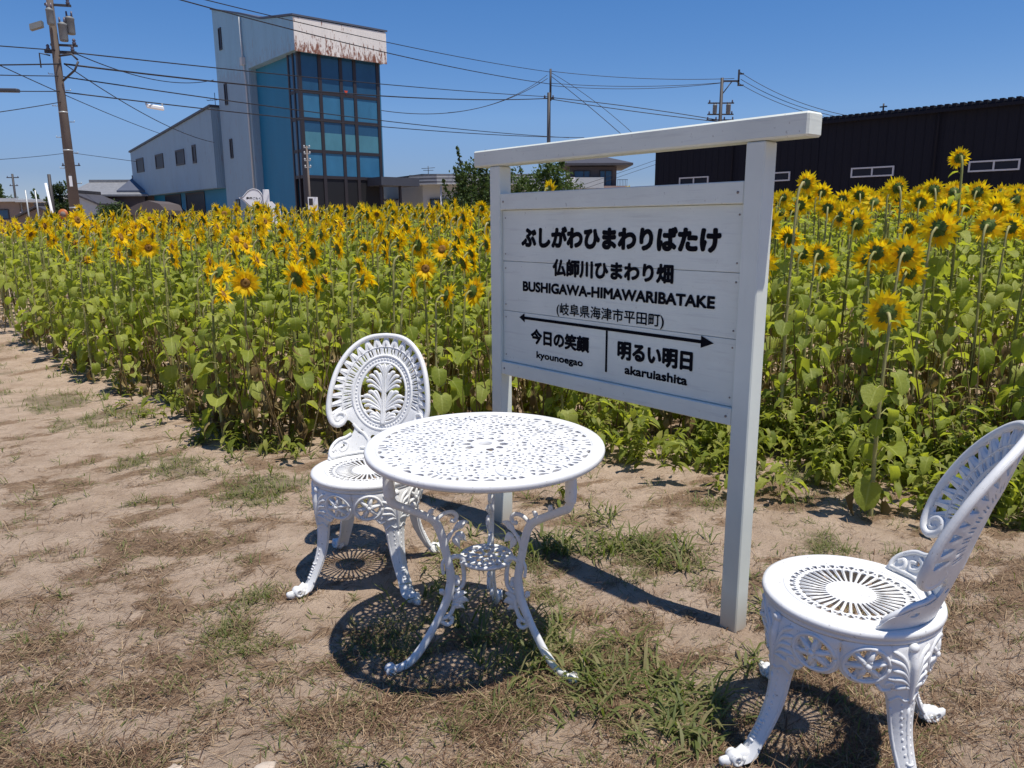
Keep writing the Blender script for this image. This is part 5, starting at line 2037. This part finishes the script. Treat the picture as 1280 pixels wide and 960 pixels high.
def lemon_sign():
    root = empty("lemon_shaped_sign", (-10.90, 33.0, 0), 0.15, "white lemon shaped shop sign on a white post before the blue tower", "sign")
    def shape(k):
        pts = [(-.62, .0), (-.48, .04), (-.40, .12), (-.24, .29), (-.02, .385), (.20, .33), (.34, .16), (.38, -.02), (.33, -.22), (.18, -.38), (-.02, -.43), (-.20, -.36), (-.38, -.19), (-.50, -.07)]
        p = smooth_path([np.array(q) * k for q in pts], 4, True)
        return [(float(a), float(b) + 2.50) for a, b in p]
    m = MB()
    prism(m, shape(1.0), 'y', 0.0, 0.06)
    m.build("board", B['white'], root)
    sh = shape(.90)
    m = MB()
    m.tube([(x, -.004, z) for x, z in sh + sh[:2]], .0085, 5, caps=False)
    m.build("outline", M['ink'], root)
    cu = bpy.data.curves.new("lettering", 'FONT')
    cu.body = "農福ごもく"
    cu.offset = .02
    ob = bpy.data.objects.new("lettering_source", cu)
    COL.objects.link(ob)
    bpy.context.view_layer.update()
    me = bpy.data.meshes.new_from_object(ob.evaluated_get(bpy.context.evaluated_depsgraph_get()))
    bpy.data.objects.remove(ob); bpy.data.curves.remove(cu)
    co = np.empty(len(me.vertices) * 3); me.vertices.foreach_get("co", co); co = co.reshape(-1, 3)
    mn, mx = co.min(0), co.max(0)
    x = -.32 + (co[:, 0] - mn[0]) / (mx[0] - mn[0]) * .60
    z = 2.44 + (co[:, 1] - mn[1]) / (mx[1] - mn[1]) * .10 - (x + .3) * .02
    me.vertices.foreach_set("co", np.stack([x, np.full(len(x), -.004), z], 1).ravel())
    me.materials.clear(); me.materials.append(M['ink']); me.name = "lettering"
    link(bpy.data.objects.new("lettering", me), root)
    MB().box(.385, -.05, -.1, .62, .15, 2.84, bev=.01).build("post", B['white'], root)
    m = MB()
    prism(m, [(.62, 1.3), (1.10, 1.3), (1.05, 2.0), (.72, 2.35), (.62, 2.35)], 'y', .01, .06)
    m.build("side_board", B['white'], root)


lemon_sign()


def gable_house(name, label, loc, rz, w, d, he, hr, wall, roof, over=0.45, wins=(), ridge_along='x', thick=0.14):
    root = empty(name, loc, rz, label, "house")
    m = MB()
    if ridge_along == 'x':
        prism(m, [(0, -.2), (d, -.2), (d, he), (d / 2, hr - .05), (0, he)], 'x', 0, w)
    else:
        prism(m, [(0, -.2), (w, -.2), (w, he), (w / 2, hr - .05), (0, he)], 'y', 0, d)
    m.build("wall", B[wall], root)
    m = MB()
    if ridge_along == 'x':
        k = (hr - he) / (d / 2)
        for sg in (0, 1):
            ya, yb = (-over, d / 2) if sg == 0 else (d + over, d / 2)
            za = he - over * k
            v = [(-over, ya, za), (w + over, ya, za), (w + over, yb, hr), (-over, yb, hr)]
            v += [(a, b, c + thick) for a, b, c in v]
            m.add(v, [(0, 3, 2, 1), (4, 5, 6, 7), (0, 1, 5, 4), (1, 2, 6, 5), (2, 3, 7, 6), (3, 0, 4, 7)])
        m.box(-over, d / 2 - .12, hr + thick - .02, w + over, d / 2 + .12, hr + thick + .18)
    else:
        k = (hr - he) / (w / 2)
        for sg in (0, 1):
            xa = -over if sg == 0 else w + over
            za = he - over * k
            v = [(xa, -over, za), (w / 2, -over, hr), (w / 2, d + over, hr), (xa, d + over, za)]
            v += [(a, b, c + thick) for a, b, c in v]
            m.add(v, [(0, 3, 2, 1), (4, 5, 6, 7), (0, 1, 5, 4), (1, 2, 6, 5), (2, 3, 7, 6), (3, 0, 4, 7)])
        m.box(w / 2 - .12, -over, hr + thick - .02, w / 2 + .12, d + over, hr + thick + .18)
    m.build("roof", B[roof], root)
    for (x0, x1, z0, z1) in wins: window_x(root, 0.0, z0, z1, x0, x1, 'glass_dark', .07, ((x0 + x1) / 2,), 'frame')
    return root


gable_house("tiled_house", "old house with grey tiled roof behind the concrete pole", (-33.9, 60.5, 0), 0.02, 5.4, 7.0, 3.75, 4.75, 'umber', 'tile', .5)
gable_house("gabled_shed", "small white gabled outbuilding before the tiled roof house", (-33.2, 56.5, 0), 0.0, 3.1, 3.2, 2.95, 3.62, 'plaster', 'tile_dark', .25, ((.3, .8, .6, 1.9), (1.8, 2.7, 1.2, 1.7)), 'y')
gable_house("dark_gabled_house", "dark walled house with slate blue roof beside the tower's wing", (-30.4, 61.0, 0), 0.0, 5.0, 5.0, 4.05, 5.05, 'umber', 'slate', .3)
gable_house("low_brown_house", "low brown house with a dark gable at the far left", (-38.8, 61.0, 0), 0.0, 3.4, 5.0, 2.05, 2.85, 'tan', 'tile_dark', .4, ((.4, 2.9, .7, 1.7),), 'y')


def flat_houses():
    root = empty("flat_brown_building", (-51.5, 70.0, 0), 0.0, "long flat roofed brown building at the photo's left edge", "building")
    MB().box(0, 0, -.2, 7.2, 6, 3.55).build("wall", B['tan'], root)
    MB().box(-.3, -.5, 3.555, 7.5, 6.3, 3.85).build("roof_slab", B['plaster'], root)
    MB().box(7.25, -.6, 3.50, 9.6, 2.5, 3.72).build("carport_roof", B['plaster'], root)
    for z in (1.4, 2.5): MB().box(7.3, -.2, z, 9.0, .4, z + .14).build("shelf", B['white'], root)
    for x in (7.4, 9.3): MB().tube([(x, 0, 0), (x, 0, 3.5)], .05, 6).build("carport_post", B['steel'], root)
    window_x(root, 0.0, 2.0, 2.9, 3.2, 4.3, 'glass_dark', .08, (), 'frame')
    window_x(root, 0.0, 2.0, 2.9, 5.0, 6.2, 'glass_dark', .08, (), 'frame')
    for i, (x, l) in enumerate(((-37.3, "first of two thin grey poles by the flat roofed brown building"), (-36.55, "right of two thin grey poles by the flat roofed brown building"))):
        o = MB().tube([(0.0, 0, -.2), (-.05, 0, 4.1)], .055, 6).build("thin_pole", B['steel'])
        o.location = (x, 60.0, 0)
        tag(o, l, "pole", "thin grey poles")
    o = MB().tube([(0.35, 0, -.3), (.0, 0, 3.42)], [.075, .06], 8).build("leaning_white_post", B['white'])
    o.location = (-22.62, 38.0, 0)
    tag(o, "white painted post leaning to the left before the dark pine", "post")
    o = MB().tube([(0, 0, -.2), (0, 0, 3.9)], [.10, .08], 8).build("short_dark_pole", B['pole_dark'])
    o.location = (-23.0, 39.0, 0)
    tag(o, "short dark pole behind the leaning white post", "pole")
    r = empty("round_road_sign", (-26.0, 45.0, 0), 0, "small round orange road sign beside the concrete pole", "road sign")
    MB().lathe([(0, -.012), (.30, -.012), (.30, .012), (0, .012)], 20, lambda x, y, z: (x, z, y + 2.05)).build("disc", B['orange'], r)
    MB().lathe([(0, .013), (.16, .013), (.16, .018), (0, .018)], 16, lambda x, y, z: (x, -z, y + 2.05)).build("face", B['tan'], r)
    MB().tube([(0, .03, -.1), (0, .03, 2.3)], .03, 6).build("post", B['steel'], r)
    r = empty("rusty_hut", (-24.7, 50.0, 0), 0, "rust brown hut with drooping dark roof at the wing's foot", "shed")
    MB().box(0.3, 0, -.1, 2.2, 2.5, 2.2).build("wall", B['tan'], r)
    m = MB()
    prism(m, [(-.1, 2.05), (2.6, 2.05), (2.55, 2.35), (2.2, 2.75), (1.5, 2.95), (.8, 2.75), (.2, 2.45)], 'y', -.3, 2.7)
    m.build("roof", B['umber'], r)

    # white low building right of the tower
    r = empty("low_white_building", (-5.2, 46.0, 0), 0.0, "low grey white building with tiled parapet right of the tower", "building")
    m = MB()
    prism(m, [(-3.4, 5.4), (0, 0), (7.5, .6), (7.5, 9), (-3.4, 9)], 'z', -.2, 4.18)
    m.build("wall", B['plaster'], r)
    m = MB()
    prism(m, [(-3.5, 5.3), (0, -.1), (7.6, .5), (7.6, 9.1), (-3.5, 9.1)], 'z', 4.182, 4.26)
    m.build("roof_edge", B['trim'], r)
    for k in range(6):
        m = MB()
        z = 3.62 + k * .093
        prism(m, [(-.75, -.35 + .02 * (k % 2)), (.95, -1.15 - .004 * k), (6.6, -.75 - .004 * k), (6.6, .4), (-.1, .4)], 'z', z, z + .090)
        m.build("parapet_course", B['tile' if k % 2 else 'plaster'], r)
    for x in (.4, 1.7, 3.0): window_x(r, 0.0 + .08 * x - .02, 1.6, 2.85, x, x + 1.1, 'glass_dark', .07, (x + .55,), 'frame', .12)
    MB().tube([(1.15, -.9, 0), (1.15, -.9, 3.6)], .05, 8).build("porch_post", B['alu'], r)
    MB().box(-3.6, 2.8, 2.85, -1.9, 4.6, 2.95, tf=lambda x, y, z: (x, y, z)).build("awning", B['tile_dark'], r)
    MB().box(-2.62, 3.4, 1.7, -2.42, 4.2, 2.5).build("vent_box", B['dark'], r)
    m = MB()
    m.tube([(.3, .5, 4.2), (.3, .5, 4.75)], .02, 5).tube([(-.1, .5, 4.6), (.7, .5, 4.65)], .015, 5).tube([(.0, .5, 4.5), (.6, .5, 4.5)], .015, 5)
    m.build("aerial", B['pole_dark'], r)

    # two-storey house seen through the gap of the sign
    r = empty("hipped_house", (4.55, 66.0, 0), 0.0, "two storey brown house with dark hip roof seen under the sign's top beam", "house")
    MB().box(0.4, 0, 3.9, 4.35, 5, 6.05).build("upper_wall", B['umber'], r)
    m = MB()
    m.add([(-.5, -.9, 6.1), (5.6, -.9, 6.1), (5.6, 6, 6.1), (-.5, 6, 6.1), (1.2, 2.4, 7.05), (3.6, 2.4, 7.05), (-.5, -.9, 6.28), (5.6, -.9, 6.28), (5.6, 6, 6.28), (-.5, 6, 6.28)],
          [(0, 3, 2, 1), (0, 1, 7, 6), (1, 2, 8, 7), (2, 3, 9, 8), (3, 0, 6, 9), (6, 7, 5, 4), (7, 8, 5), (8, 9, 4, 5), (9, 6, 4)])
    m.build("roof", B['tile_dark'], r)
    window_x(r, 0.0, 5.1, 5.75, .75, 2.15, 'glass_dark', .08, (1.6,), 'frame')
    window_x(r, 0.0, 4.4, 5.75, 2.9, 4.0, 'glass_dark', .08, (3.4,), 'frame')
    MB().box(.1, -1.3, 4.25, 3.15, -.1, 5.10).build("balcony", B['plaster'], r)
    MB().box(.08, -1.33, 4.27, .75, -1.302, 5.12).build("balcony_panel", B['white'], r)
    MB().box(.0, -.9, -.2, 2.55, 5, 4.245).build("lower_wall", B['plaster'], r)
    MB().box(2.56, -.6, -.2, 5.2, 5, 4.45).build("pink_wall", B['pink'], r)
    MB().box(2.5, -.7, 3.72, 5.25, -.605, 3.80).build("ledge", B['white'], r)
    m = MB()
    for k in range(7): m.tube([(4.4 + k * .13, -.5, 4.45), (4.4 + k * .13, -.5, 4.95)], .015, 5)
    m.tube([(4.35, -.5, 4.95), (5.25, -.5, 4.95)], .02, 5)
    m.build("railing", B['pole_dark'], r)
    MB().box(5.6, 2, -.2, 8.6, 6, 3.75).build("side_roof", B['slate'], r)


flat_houses()


def leaf_cloud(centers, radii, n, size, g, squash=0.8):
    """leaf triangles pairs scattered through blobs, denser to the outside"""
    k = len(centers)
    w = np.array([r ** 2 for r in radii]); w = w / w.sum()
    idx = g.choice(k, n, p=w)
    d = g.normal(size=(n, 3)); d /= np.linalg.norm(d, axis=1)[:, None]
    rr = np.array(radii)[idx] * g.uniform(0.25, 1.0, n) ** 0.45
    lump = 0.80 + 0.35 * np.sin(d[:, 0] * 5 + idx) * np.cos(d[:, 1] * 4 + idx * 2) + g.normal(0, .07, n)
    P = np.array(centers)[idx] + d * (rr * lump)[:, None] * np.array((1, 1, squash))
    a = g.normal(size=(n, 3)); a /= np.linalg.norm(a, axis=1)[:, None]
    b = np.cross(a, g.normal(size=(n, 3))); b /= np.linalg.norm(b, axis=1)[:, None]
    s = size * g.uniform(.6, 1.3, n)[:, None]
    V = np.stack([P - a * s, P + b * s * .45, P + a * s, P - b * s * .45], 1).reshape(-1, 3)
    i = np.arange(n)[:, None] * 4
    T = np.concatenate([i + np.array([[0, 1, 2]]), i + np.array([[0, 2, 3]])])
    return V, T


def tree(name, label, loc, blobs, n, size, mat, trunk_r=0.12, cat="tree", seed=1, group=None, shoots=0):
    g = np.random.default_rng(seed)
    root = empty(name, loc, 0, label, cat, group)
    c = [b[0] for b in blobs]; r = [b[1] for b in blobs]
    V, T = leaf_cloud(c, r, n, size, g)
    Vs, Ts = [V], [T]
    m = MB()
    top = max(p[2] for p in c)
    m.tube([(0, 0, -.2), (g.uniform(-.1, .1), 0, top * .35), (g.uniform(-.15, .15), g.uniform(-.1, .1), top * .75)], [trunk_r, trunk_r * .7, trunk_r * .35], 8)
    for p, q in zip(c, r):
        z0 = min(p[2] * .55, top * .5)
        m.tube([(0, 0, z0), (p[0] * .5, p[1] * .5, (z0 + p[2]) / 2 + .1), (p[0], p[1], p[2] + q * .3)], [trunk_r * .45, trunk_r * .3, trunk_r * .1], 6)
    for k in range(shoots):     # upright leafy shoots that break the outline
        j = int(g.integers(len(c)))
        p = np.array(c[j]); q = r[j]
        a = g.uniform(0, 6.28)
        b0 = p + np.array((math.cos(a) * q * .6, math.sin(a) * q * .5, q * .45))
        L = q * g.uniform(.45, 1.0)
        d = np.array((math.cos(a) * .35, math.sin(a) * .3, 1.0)); d /= np.linalg.norm(d)
        m.tube([tuple(b0), tuple(b0 + d * L)], [trunk_r * .12, .004], 4)
        kk = 70
        t = g.uniform(0, 1, kk)
        P = b0 + d * (t * L)[:, None] + g.normal(0, .09, (kk, 3)) * (1.1 - t)[:, None] * q * .9
        cc = [tuple(x) for x in P]
        v2, t2 = leaf_cloud(cc, [.03] * kk, kk * 2, size, g)
        Vs.append(v2); Ts.append(t2 + sum(len(x) for x in Vs[:-1]))
    m.build("trunk", B['bark'], root)
    np_mesh("crown", np.concatenate(Vs), np.concatenate(Ts), [B[mat]], None, root)
    return root


tree("broadleaf_tree", "dark spreading broadleaf tree with upright shoots left of the sign", (-1.35, 32.0, 0),
     [((-.1, 0, 2.3), 1.0), ((-.35, .2, 3.3), .85), ((.6, -.1, 2.6), 1.0), ((-.8, 0, 2.2), .8), ((.9, .3, 3.3), .7), ((.3, 0, 1.5), 1.0)], 7000, .075, 'tree_dark', .13, seed=3, shoots=16)
tree("bushy_tree", "dense dark green tree seen through the sign's open gap", (1.45, 33.5, 0),
     [((0, 0, 2.2), 1.3), ((.8, 0, 2.6), 1.1), ((-.9, .2, 2.8), 1.0), ((.2, 0, 3.4), .9), ((1.0, .1, 1.6), 1.0)], 8500, .075, 'tree_mid', .14, seed=4, shoots=8)
tree("pine_tree", "dark pine tree just left of the concrete pole", (-29.0, 50.0, 0), [((0, 0, 3.7), .55), ((-.3, 0, 3.0), .7), ((.25, 0, 2.4), .8), ((-.1, 0, 1.6), .9)], 4500, .09, 'pine', .12, seed=5, shoots=4)
tree("round_bush", "round dark bush before the slate roofed house", (-26.6, 52.0, 0), [((0, 0, 2.1), 1.15), ((.8, 0, 1.7), 1.0), ((-.7, 0, 1.6), .9)], 5000, .09, 'tree_dark', .1, "bush", seed=6)
tree("garden_tree", "broad green tree behind the brown houses at the far left", (-52.0, 90.0, 0), [((0, 0, 3.6), 1.9), ((1.9, 0, 4.2), 1.7), ((-1.9, 0, 3.4), 1.6), ((3.6, 0, 3.4), 1.5)], 5000, .16, 'tree_mid', .2, seed=7, shoots=5)
tree("garden_tree", "leafy green tree at the photo's left edge behind the flat roof", (-62.0, 92.0, 0), [((0, 0, 3.6), 2.0), ((2.0, 0, 3.9), 1.7), ((-2.0, 0, 4.2), 1.8)], 4500, .16, 'tree_mid', .2, seed=8, shoots=5)
tree("roof_side_bush", "small dark shrub top showing beside the tower's canopy", (-9.3, 60.0, 0), [((0, 0, 3.6), .7), ((.5, 0, 3.3), .6), ((0, 0, 2.0), .9)], 2500, .08, 'tree_dark', .1, "bush", seed=9)


def far_woods():
    g = np.random.default_rng(12)
    c, r = [], []
    for k in range(150):
        x = -190 + 380 * k / 149 + g.uniform(-1, 1)
        c.append((x, 210 + g.uniform(-12, 12), g.uniform(2.0, 5.6) + (1.5 if x < -60 else 0))); r.append(g.uniform(2.6, 4.6))
    V, T = leaf_cloud(c, r, 45000, .36, g)
    o = np_mesh("far_woods", V, T, [B['tree_mid']])
    tag(o, "low line of distant woods along the horizon", "woods", kind="stuff")


far_woods()

WIRES = (
    ((-13.34, 24.00, 8.92), (-5.80, 37.24, 9.59), (2.60, 52.00, 10.96), .018, "topmost wire from the concrete pole across the tower's roof"),
    ((-13.17, 24.00, 8.79), (-8.88, 31.62, 8.90), (2.60, 52.00, 10.23), .022, "wire crossing the rusty fascia of the tower"),
    ((-13.29, 24.00, 6.44), (-9.96, 29.91, 6.99), (2.49, 52.00, 9.45), .020, "wire crossing the upper dark panes of the tower"),
    ((-13.28, 24.00, 6.09), (-10.04, 29.76, 6.49), (2.49, 52.00, 9.35), .028, "thick cable bundle crossing the tower below its upper panes"),
    ((-13.47, 24.00, 5.75), (-10.06, 29.69, 5.84), (3.90, 53.00, 7.00), .020, "wire crossing the tower's blinds"),
    ((-13.57, 24.00, 5.32), (-9.69, 30.27, 5.49), (5.01, 54.00, 7.11), .020, "lowest wire crossing the tower that passes the white lamp"),
    ((-14.50, 19.00, 5.70), (-13.96, 21.53, 6.09), (-13.43, 24.00, 6.47), .016, "highest wire left of the concrete pole"),
    ((-14.60, 19.00, 5.10), (-14.00, 21.45, 5.57), (-13.38, 24.00, 6.09), .020, "second wire left of the concrete pole"),
    ((-14.60, 19.00, 4.95), (-14.02, 21.47, 5.33), (-13.42, 24.00, 5.75), .014, "third wire left of the concrete pole"),
    ((-14.70, 19.00, 4.60), (-14.08, 21.42, 4.92), (-13.43, 24.00, 5.32), .014, "fourth wire left of the concrete pole, behind the dark lamp"),
    ((-14.90, 19.00, 3.75), (-14.15, 21.53, 4.35), (-13.42, 24.00, 5.03), .012, "lowest wire left of the concrete pole"),
    ((-13.00, 24.00, 6.42), (-13.25, 27.32, 6.52), (-14.05, 38.00, 8.10), .016, "slack wire from the concrete pole to the tower's pale side"),
    ((-13.28, 24.00, 6.09), (-14.04, 28.71, 5.79), (-16.51, 44.00, 5.89), .016, "service wire falling from the concrete pole to the tower's wing"),
    ((-12.90, 18.00, 5.60), (-14.92, 26.50, 5.69), (-18.60, 42.00, 6.15), .014, "wire passing the concrete pole down towards the wing's roof"),
    ((-36.00, 45.00, 5.00), (-34.23, 56.29, 6.23), (-33.65, 60.00, 6.84), .018, "far wire left of the concrete pole near the rooftops"),
    ((-33.53, 60.00, 6.84), (-28.73, 55.05, 6.11), (-23.84, 50.00, 5.37), .018, "far wire from the thin pole to the tower's wing"),
    ((-7.43, 44.00, 7.58), (-3.70, 47.03, 7.80), (2.40, 52.00, 10.57), .020, "slack drop wire rising from the tower to the dark pole"),
    ((-3.62, 46.00, 7.67), (-0.40, 49.22, 8.84), (2.38, 52.00, 10.77), .018, "second drop wire rising to the top of the dark pole"),
    ((2.64, 52.00, 11.01), (7.36, 52.00, 10.60), (14.51, 52.00, 10.51), .018, "top wire between the two dark poles"),
    ((2.64, 52.00, 10.28), (7.89, 52.00, 10.06), (13.85, 52.00, 10.27), .018, "second wire between the two dark poles"),
    ((2.65, 52.00, 10.13), (7.89, 52.00, 9.91), (13.59, 52.00, 10.23), .018, "third wire between the two dark poles"),
    ((2.65, 52.00, 9.40), (6.88, 52.00, 8.93), (13.61, 52.00, 7.95), .026, "upper of two thick cables sloping to the pole with transformers"),
    ((2.65, 52.00, 9.30), (6.88, 52.00, 8.68), (13.61, 52.00, 7.85), .026, "lower of two thick cables sloping to the pole with transformers"),
    ((2.62, 52.00, 10.72), (4.82, 49.60, 8.54), (7.21, 47.00, 6.00), .020, "left of two guy wires falling from the dark pole behind the sign's beam"),
    ((2.66, 52.00, 10.91), (5.30, 49.49, 8.71), (7.92, 47.00, 6.00), .016, "right of two guy wires falling from the dark pole behind the sign's beam"),
    ((14.85, 52.00, 10.90), (17.38, 50.02, 9.01), (22.50, 46.00, 7.00), .018, "highest wire falling from the right pole to the dark shed's roof"),
    ((14.93, 52.00, 10.46), (17.39, 50.00, 8.73), (22.30, 46.00, 6.90), .018, "middle wire falling from the right pole to the dark shed's roof"),
    ((14.63, 52.00, 10.32), (17.34, 49.79, 8.46), (22.00, 46.00, 6.80), .018, "lowest wire falling from the right pole to the dark shed's roof"),
    ((3.77, 60.00, 3.75), (8.53, 59.07, 5.21), (14.00, 58.00, 7.10), .014, "upper faint wire in the gap beside the hipped roof house"),
    ((3.78, 60.00, 3.39), (8.54, 59.07, 4.92), (14.00, 58.00, 6.70), .014, "lower faint wire in the gap beside the hipped roof house"),
)
for a, b, c, r_, lab in WIRES:
    a, b, c = Vector(a), Vector(b), Vector(c)
    t0 = (b - a).length / ((b - a).length + (c - b).length)
    # quadratic through the three points
    ctrl = (b - a * (1 - t0) ** 2 - c * t0 ** 2) / (2 * t0 * (1 - t0))
    pts = [a * (1 - t) ** 2 + ctrl * (2 * t * (1 - t)) + c * t ** 2 for t in np.linspace(0, 1, 25)]
    o = MB().tube(pts, r_, 5).build("overhead_wire", B['wire'])
    tag(o, lab, "wire", "overhead wires")


def stones():
    for i, (x, y, r, lab) in enumerate(((-0.640, 1.672, .040, "flat pale stone lying in the straw at the photo's bottom edge"), (-0.862, 1.668, .034, "half buried pale stone left of the other stone at the bottom edge"))):
        g = np.random.default_rng(90 + i)
        b = MB().ball((0, 0, .004), r, r * .72, r * .30, 12, 7)
        b.v = [tuple(np.array(p) * (1 + .16 * math.sin(9 * p[0] / r + i) * math.cos(7 * p[1] / r) + g.uniform(-.05, .05))) for p in b.v]
        o = b.build("stone", M['stone'])
        o.location = (x, y, float(ground_z(np.array(x), np.array(y))) + .002)
        o.rotation_euler = (0, 0, .9 + i)
        tag(o, lab, "stone", "stones on the path")


stones()


def lamps():
    r = empty("hanging_lamp", (-11.90, 26.7, 5.255), 0.35, "white tubular lamp hung on the wires left of the tower", "lamp")
    MB().box(-.27, -.07, -.075, .27, .07, .06, bev=.03, tf=lambda x, y, z: (x, y, z - x * .14)).build("housing", B['white'], r)
    MB().box(-.29, -.02, .05, -.24, .02, .13).build("hanger", B['steel'], r)
    MB().box(.2, -.02, .02, .25, .02, .13).build("hanger", B['steel'], r)
    r = empty("hanging_lamp", (-9.75, 15.0, 3.86), 0, "dark lamp arm reaching in from the photo's left edge", "lamp")
    MB().box(-.6, -.06, -.03, .54, .06, .035, bev=.015, tf=lambda x, y, z: (x, y, z - x * .02)).build("housing", B['trim'], r)
    MB().tube([(-.6, 0, .0), (-2.2, 0, .3), (-2.2, 0, -3.9)], .04, 8).build("arm", B['steel'], r)


lamps()
m = MB()
m.tube([(0, 0, 0), (0, 0, 1.0)], .02, 5).tube([(-.5, 0, .55), (.6, 0, .62)], .016, 5)
for k in range(5): m.tube([(-.45 + k * .24, -.2, .56 + k * .015), (-.45 + k * .24, .2, .56 + k * .015)], .012, 4)
o = m.build("roof_aerial", B['pole_dark'])
o.location = (-18.2, 49.2, 8.35)
tag(o, "thin roof aerial standing at the top of the wing's roof", "aerial")
